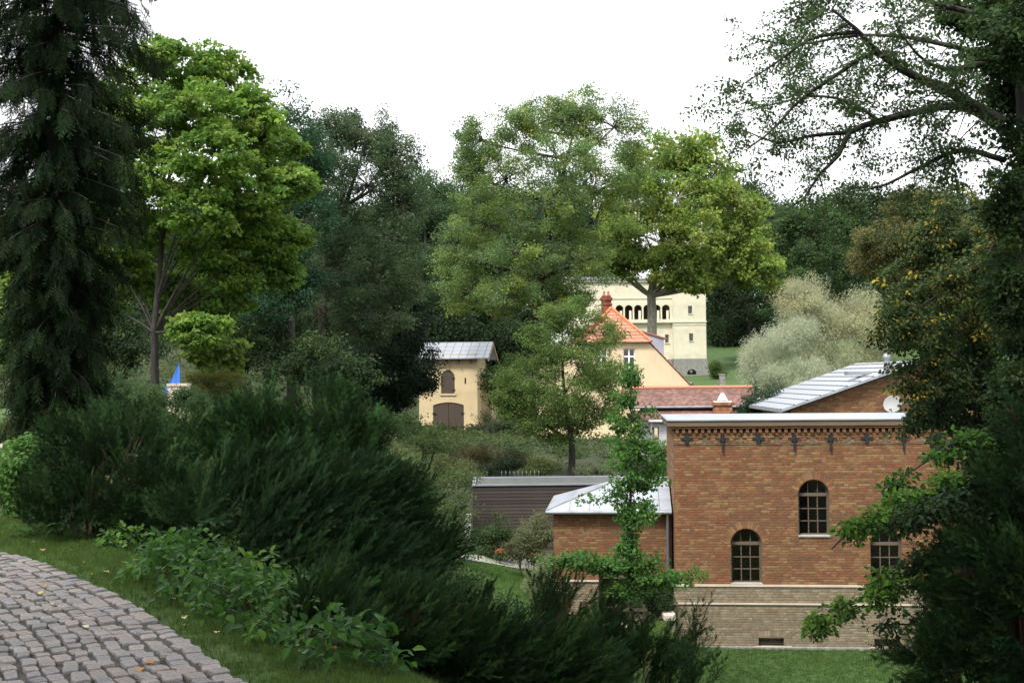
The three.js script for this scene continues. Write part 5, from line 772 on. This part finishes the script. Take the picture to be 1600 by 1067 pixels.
// ------------------------------------------------------------------ foreground branches on the right
// limbs given as polylines of photograph points; twigs and leaves grow along them
function limbed(name, label, d, trunkPts, limbs, o) {
  R = rng(o.seed); const base = onGround(at(trunkPts[0][0], 900, d).x, -d, -.3), t = thing(name, label, 'tree', base, 0, o.group), L = (v) => v.clone().sub(base), P = (a) => at(a[0], a[1], d + (a[2] || 0));
  const tp = [base.clone(), ...trunkPts.slice(1).map(P)]; part('trunk', tube(new THREE.CatmullRomCurve3(tp).getPoints(16).map(L), Array.from({ length: 17 }, (_, i) => o.r * (1 - .5 * i / 16)), 9), o.bark || M.barkDark, t);
  const tw = [], items = [];
  for (const lm of limbs) {
    const c = new THREE.CatmullRomCurve3(lm.p.map(P)), n = 14, pts = c.getPoints(n), len = c.getLength(), r = lm.r; part('limb', tube(pts.map(L), pts.map((_, i) => r * (1 - .82 * i / n)), 7), o.bark || M.barkDark, t);
    const N = Math.round(len * (lm.den ?? o.den));
    for (let k = 0; k < N; k++) {
      const f = mixn(lm.from ?? .08, 1, R()), a = c.getPointAt(f), tg = c.getTangentAt(f), side = unit(); side.y = side.y * .7 - (o.droop ?? .15); const dir = tg.clone().multiplyScalar(.9).add(side).normalize(), l = rr(.35, 1) * (lm.tl ?? o.tl) * (1.1 - .45 * f), e = a.clone().addScaledVector(dir, l).add(V(0, -l * rr(.0, .3), 0)), q = curve(a, e, V(rr(-.08, .08), rr(.02, .12) * l, rr(-.08, .08)), 6), r2 = Math.max(.004, r * .16); tw.push(tube(q.map(L), q.map((_, i) => r2 * (1 - i / 7.2)), 4));
      const sub = 4; for (let s = 0; s < sub; s++) { const j = 2 + Math.floor(R() * 5), a2 = q[Math.min(j, 6)], d2 = dir.clone().addScaledVector(unit(), .8); d2.y -= .12; d2.normalize(); const l2 = l * rr(.25, .5), e2 = a2.clone().addScaledVector(d2, l2).add(V(0, -l2 * .15, 0)), q2 = curve(a2, e2, V(0, l2 * .08, 0), 3); tw.push(tube(q2.map(L), [r2 * .5, r2 * .4, r2 * .3, r2 * .15], 3)); for (let z = 1; z <= 3; z++) for (let w = 0; w < (lm.lv ?? o.lv); w++) if (R() < (o.keep ?? .8)) items.push({ p: L(q2[z].clone().addScaledVector(unit(), .07)), s: o.size * rr(.7, 1.25), c: lm.cols ? pick(lm.cols) : null }); }
    }
  }
  part('twigs', merge(tw), o.bark || M.barkDark, t, 'stuff'); foliage('leaves', t, o.geo, o.mat || LM.leaf, items, o.col, .22);
  if (o.lobes) { const { out } = puffed(lobesOf(d, o.lobes), o.per ?? 10, o.n ?? 12, o.lsize ?? .2, { pr: .48, lo: .3, cols: o.lcols }); foliage('leaves', t, o.lgeo || G.near, o.mat || LM.leaf, out.map(i => ({ ...i, p: L(i.p) })), o.lcol || o.col, .25); }
  return t;
}
// crowns above and behind the viewpoint: the same roadside wood goes on overhead and keeps the near bank in shade
const over = (name, label, base, r, list, seed, col) => {
  R = rng(seed); const b = onGround(base[0], -base[1], -.2), t = thing(name, label, 'tree', b, 0, 'roadside trees arching over the road'), L = (v) => v.clone().sub(b), lobes = list.map(([x, y, d, q]) => ({ c: V(x, y, -d), r: V(q, q * .6, q) }));
  const top = V(b.x, 9.5, b.z), tp = [b, b.clone().lerp(top, .5).add(V(.1, 0, .1)), top]; part('trunk', tube(tp.map(L), [r * 1.2, r, r * .75], 9), M.bark, t);
  lobes.forEach(l => { const pts = curve(b.clone().lerp(top, .8), l.c, V(0, .8, 0), 6); part('limb', tube(pts.map(L), pts.map((_, i) => r * .4 * (1 - i / 7)), 6), M.bark, t); });
  const { out } = puffed(lobes, 16, 15, .6, { flat: .6, pr: .5, lo: .2 }); foliage('crown', t, G.broad, LM.leaf, out.map(i => ({ ...i, p: L(i.p) })), col, .2);
};
over('roadside_beech', 'beech behind the viewpoint arching over the cobbled road', [-6.5, -5], .35, [[-6, 10.5, -3, 4], [-2, 11, 1, 4], [-5, 12, 4, 4], [-1, 12.5, -5, 4], [1.5, 12, 4, 3.6], [-9, 11, 0, 3.6], [-3, 11.5, 7, 3.2]], 771, [.05, .1, .02]);
over('roadside_beech', 'beech right of the viewpoint reaching over the yew bank', [8, 1], .4, [[6, 10.5, 2, 4], [6, 12, 6, 3.6], [2.5, 12, 9, 3.2], [9, 11, -3, 4], [3, 12, -6, 4]], 772, [.05, .1, .02]);
const autumn = [[.05, .08, .02], [.05, .08, .02], [.06, .09, .02], [.07, .1, .02], [.05, .09, .02], [.04, .07, .02], [.045, .08, .02], [.05, .085, .02], [.06, .1, .02], [.05, .09, .025], [.04, .08, .02], [.36, .28, .04]];
limbed('overhanging_tree', 'big overhanging tree whose dark branches spread against the white sky', 17, [[1630, 900], [1625, 600], [1618, 350], [1610, 120], [1600, -60]], [
  { p: [[1566, 190], [1501, 152, -.3], [1454, 129, -.5], [1412, 110, -.6], [1370, 79, -.8], [1344, 50, -.9], [1300, 14, -1]], r: .085 },
  { p: [[1566, 200], [1507, 165, .2], [1428, 176, .3], [1375, 189, .2], [1328, 207, 0], [1312, 241, -.2], [1281, 273, -.3], [1256, 312, -.4]], r: .075 },
  { p: [[1412, 110, -.6], [1370, 82, -.5], [1302, 121, 0], [1250, 157, .3], [1205, 205, .4], [1165, 235, .5]], r: .045 },
  { p: [[1328, 207, 0], [1270, 212, .3], [1215, 222, .6], [1155, 200, .8]], r: .035 },
  { p: [[1560, 90], [1517, 79, .6], [1470, 68, .8], [1417, 58, 1], [1340, 55, 1.2], [1240, 70, 1.4], [1180, 60, 1.5]], r: .05 },
  { p: [[1560, 30], [1480, 10, .3], [1400, -10, .4], [1300, -10, .5], [1220, 20, .8]], r: .05 },
  { p: [[1570, 250], [1500, 235, -.5], [1440, 260, -.6], [1380, 290, -.6], [1330, 300, -.5]], r: .045, lv: 2 },
  { p: [[1563, 110], [1530, 100, -1], [1480, 108, -1.4], [1440, 90, -1.6], [1400, 40, -1.8]], r: .05 },
  { p: [[1344, 50, -.9], [1270, 60, -.8], [1210, 100, -.8], [1165, 130, -.8]], r: .03 },
  { p: [[1375, 189, .2], [1330, 160, .6], [1270, 150, 1], [1200, 165, 1.2], [1150, 175, 1.4]], r: .03 },
], { seed: 701, r: .3, den: 11, tl: 1.0, lv: 1, keep: .66, size: .1, geo: G.near, col: [.065, .115, .036], droop: .2, lobes: [[1560, 60, 50, 60], [1590, 150, 45, 60, .5], [1600, 260, 40, 70], [1520, 20, 50, 30, 1], [1600, 400, 36, 60, .4], [1605, 520, 36, 70], [1595, 60, 40, 70, -1], [1600, 640, 36, 60, -.5], [1592, 330, 30, 60, -1], [1595, 460, 30, 60, -1]], per: 14, n: 34, lsize: .15, lcols: [[.028, .06, .018], [.035, .075, .02], [.05, .095, .022]] });
limbed('robinia_tree', 'tree with scattered yellow leaves and drooping branches right of the willow', 22, [[1620, 900], [1610, 600], [1600, 400], [1590, 300]], [
  { p: [[1600, 330], [1575, 350, -1], [1549, 394, -1.2], [1496, 441, -1.4], [1440, 478, -1.5], [1410, 490, -1.5]], r: .07, cols: autumn, lv: 2 },
  { p: [[1600, 400], [1540, 470, -.6], [1490, 530, -1], [1450, 560, -1.2], [1440, 590, -1.2]], r: .06, cols: autumn, lv: 2 },
  { p: [[1600, 500], [1540, 560, -.6], [1490, 610, -1], [1460, 640, -1], [1440, 650, -1]], r: .06, lv: 2 },
  { p: [[1600, 330], [1540, 320, .5], [1490, 340, .6], [1440, 400, .8], [1420, 440, .8]], r: .06, lv: 2, cols: autumn },
  { p: [[1600, 420], [1530, 420, .5], [1480, 470, .6], [1440, 510, .8]], r: .06, lv: 2 },
], { seed: 702, r: .26, den: 12, tl: .95, lv: 2, keep: .85, size: .15, geo: G.near, col: [.04, .075, .022], lobes: [[1530, 430, 60, 60, 1], [1500, 540, 70, 60, 1], [1560, 560, 60, 60], [1480, 615, 40, 45, .5], [1520, 650, 50, 45], [1470, 490, 45, 50, 1.5], [1580, 660, 50, 50, -.4]], per: 11, n: 20, lsize: .2, lcols: [[.035, .065, .02], [.045, .08, .022], [.028, .052, .018], [.06, .09, .025]] });
limbed('field_maple', 'low maple with bright green leaf sprays hanging before the brick facade', 11.5, [[1640, 1060], [1630, 900], [1620, 760]], [
  { p: [[1620, 790], [1560, 770, -.4], [1500, 760, -.6], [1440, 780, -.8], [1390, 800, -.9], [1330, 830, -1], [1300, 858, -1]], r: .03, lv: 2, cols: [[.12, .26, .03], [.15, .3, .035], [.05, .11, .025]], tl: .2, den: 9 },
  { p: [[1620, 900], [1540, 900, -.4], [1460, 915, -.6], [1390, 920, -.8], [1340, 940, -.9], [1300, 960, -.9], [1280, 990, -.9]], r: .03, lv: 2, cols: [[.12, .26, .03], [.16, .3, .035], [.05, .11, .025]], tl: .26, den: 8 },
  { p: [[1620, 780], [1560, 700, -.2], [1500, 690, -.3], [1450, 720, -.4], [1420, 740, -.4]], r: .025, lv: 2, cols: [[.1, .24, .03], [.05, .1, .025]], tl: .34 },
  { p: [[1620, 820], [1540, 790, -.8], [1480, 790, -1], [1430, 810, -1.1]], r: .025, lv: 2, tl: .34 },
  { p: [[1620, 940], [1520, 960, -.6], [1440, 975, -.9], [1380, 975, -1]], r: .025, lv: 1, tl: .26, den: 7 },
  { p: [[1600, 980], [1520, 850, -.2], [1470, 850, -.4], [1430, 900, -.5]], r: .025, lv: 2, tl: .4 },
], { seed: 703, r: .08, den: 9, tl: .4, lv: 1, keep: .7, size: .105, geo: G.near, col: [.035, .075, .022], droop: .1 });
// ------------------------------------------------------------------ verge: leafy weeds, grass, fallen leaves
{
  R = rng(801); const along = (d, off) => { let best = edgePts[0]; for (const p of edgePts) if (Math.abs(-p.z - d) < Math.abs(-best.z - d)) best = p; return onGround(best.x + off, best.z - off * .55); };
  const weeds = [[6.8, .62, 'weeds at the near end of the verge'], [7.4, .6, 'low bramble at the near end of the verge by the yew'], [8.1, .62, 'bramble clump with broad leaves beside the grass'], [8.8, .66, 'second leafy bramble along the verge'], [9.6, .7, 'leafy bramble under the sweeping yew'], [10.2, .95, 'bluish-green weeds beside the dark yew'], [9.9, 1.1, 'bramble pressed against the yew foot'], [8.9, 1.1, 'bramble deep under the yew branches'], [11.4, 1.0, 'small weed tuft at the foot of the dark yew']];
  weeds.forEach(([d, off, l], k) => { const p = along(d, off), t = thing('bramble_plant', l, 'weed', p, 0, 'leafy weeds along the verge'), it = [], st = []; const big = k === 8 ? .45 : k < 2 ? .6 : 1; for (let i = 0; i < 70 * big; i++) { const u = unit(), q = V(u.x * .5 * big, Math.abs(u.y) * .42 * big * rr(.4, 1) + .05, u.z * .45 * big); const gy = hgt(p.x + q.x, p.z + q.z) - p.y; q.y += gy; it.push({ p: q, s: rr(.1, .18), c: pick([[.045, .125, .016], [.04, .1, .018], [.035, .09, .026], [.08, .18, .022]]) }); if (i % 4 === 0) st.push(tube(curve(V(q.x * .3, gy * .3 - .03, q.z * .3), q, V(0, .08, 0), 3), [.005, .004, .003, .002], 4)); } part('stems', merge(st), M.twig, t, 'stuff'); foliage('leaves', t, G.near, LM.leaf, it, [.05, .12, .03], .2); });
  const lt = along(12.6, -.1); [[20, 700, 'bright green weed beside the footpath'], [12, 770, 'pale leafy weed at the left border of the yew']].forEach(([x, y, l], k) => shrub('leafy_weed', l, 'leafy weeds along the verge', 14.5, { seed: 820 + k, lobes: k ? [[15, 775, 30, 40], [30, 810, 24, 20]] : [[35, 715, 24, 28], [20, 740, 26, 20]], size: .12, per: 8, n: 9, geo: G.near, col: [.09, .2, .035] }, 'weed'));
  const g = new THREE.Group(); g.name = 'grass'; scene.add(g); tag(g, 'short grass on the verge and lawns', 'grass', null, 'stuff'); let it = [];
  for (let i = 0; i < 26000; i++) { const f = Math.pow(R(), .8), a = edgeCurve.getPointAt(mixn(.14, .62, R())), x = a.x + rr(-.1, 1.9), z = a.z - rr(-.1, 1.0), e = edgeSide(x, z); if (e > .01 || e < -1.6) continue; it.push({ p: onGround(x, z, -.01), s: rr(.035, .075) }); } foliage('verge_grass', g, G.grass, LM.leaf, it, [.065, .12, .018], .4);
  it = []; for (let i = 0; i < 22000; i++) { const x = rr(1.5, 14), z = -rr(29, 37); it.push({ p: onGround(x, z, -.01), s: rr(.05, .1) }); } foliage('lawn_grass', g, G.grass, LM.leaf, it, [.06, .12, .02], .25);
  it = []; for (let i = 0; i < 12000; i++) { const x = rr(-5, 3), z = -rr(36, 46); it.push({ p: onGround(x, z, -.01), s: rr(.05, .1) }); } foliage('lawn_grass', g, G.grass, LM.leaf, it, [.08, .17, .025], .25);
  it = []; for (let i = 0; i < 16000; i++) { const x = rr(-17, -7), z = -rr(15, 36); if (z < -28.7 && z > -30.6) continue; it.push({ p: onGround(x, z, -.01), s: rr(.05, .11) }); } foliage('lawn_grass', g, G.grass, LM.leaf, it, [.06, .13, .022], .25);
  const fg = (() => { const P = []; addLeaf(P, V(-.5, .08, 0), V(1, .05, 0), V(0, 1, 0), 1, .75, 'full'); return geoFrom(P); })(), fm = [[.55, .45, .16], [.5, .26, .05], [.45, .2, .06], [.6, .52, .28]].map(c => leafMat(c, .3));
  for (let k = 0; k < 46; k++) { const f = mixn(.2, .5, R()), a = edgeCurve.getPointAt(f), off = rr(-1.0, .9); const x = a.x + off, z = a.z + rr(-.3, .3), e = edgeSide(x, z), m = new THREE.Mesh(fg, pick(fm)); m.name = numbered('fallen_leaf'); m.position.set(x, e > 0 ? .018 : hgt(x, z) + .03, z); m.rotation.set(rr(-.25, .25), R() * 6.283, rr(-.25, .25)); m.scale.setScalar(rr(.04, .075)); scene.add(m); tag(m, e > 0 ? 'small yellowed leaf fallen on the cobbles' : 'small yellowed leaf fallen in the verge grass', 'leaf', e > 0 ? 'fallen leaves on the cobbles' : 'fallen leaves in the grass'); }
}

scene.traverse(o => { if (o.isMesh) { o.castShadow = true; o.receiveShadow = true; } });
renderer.render(scene, camera);
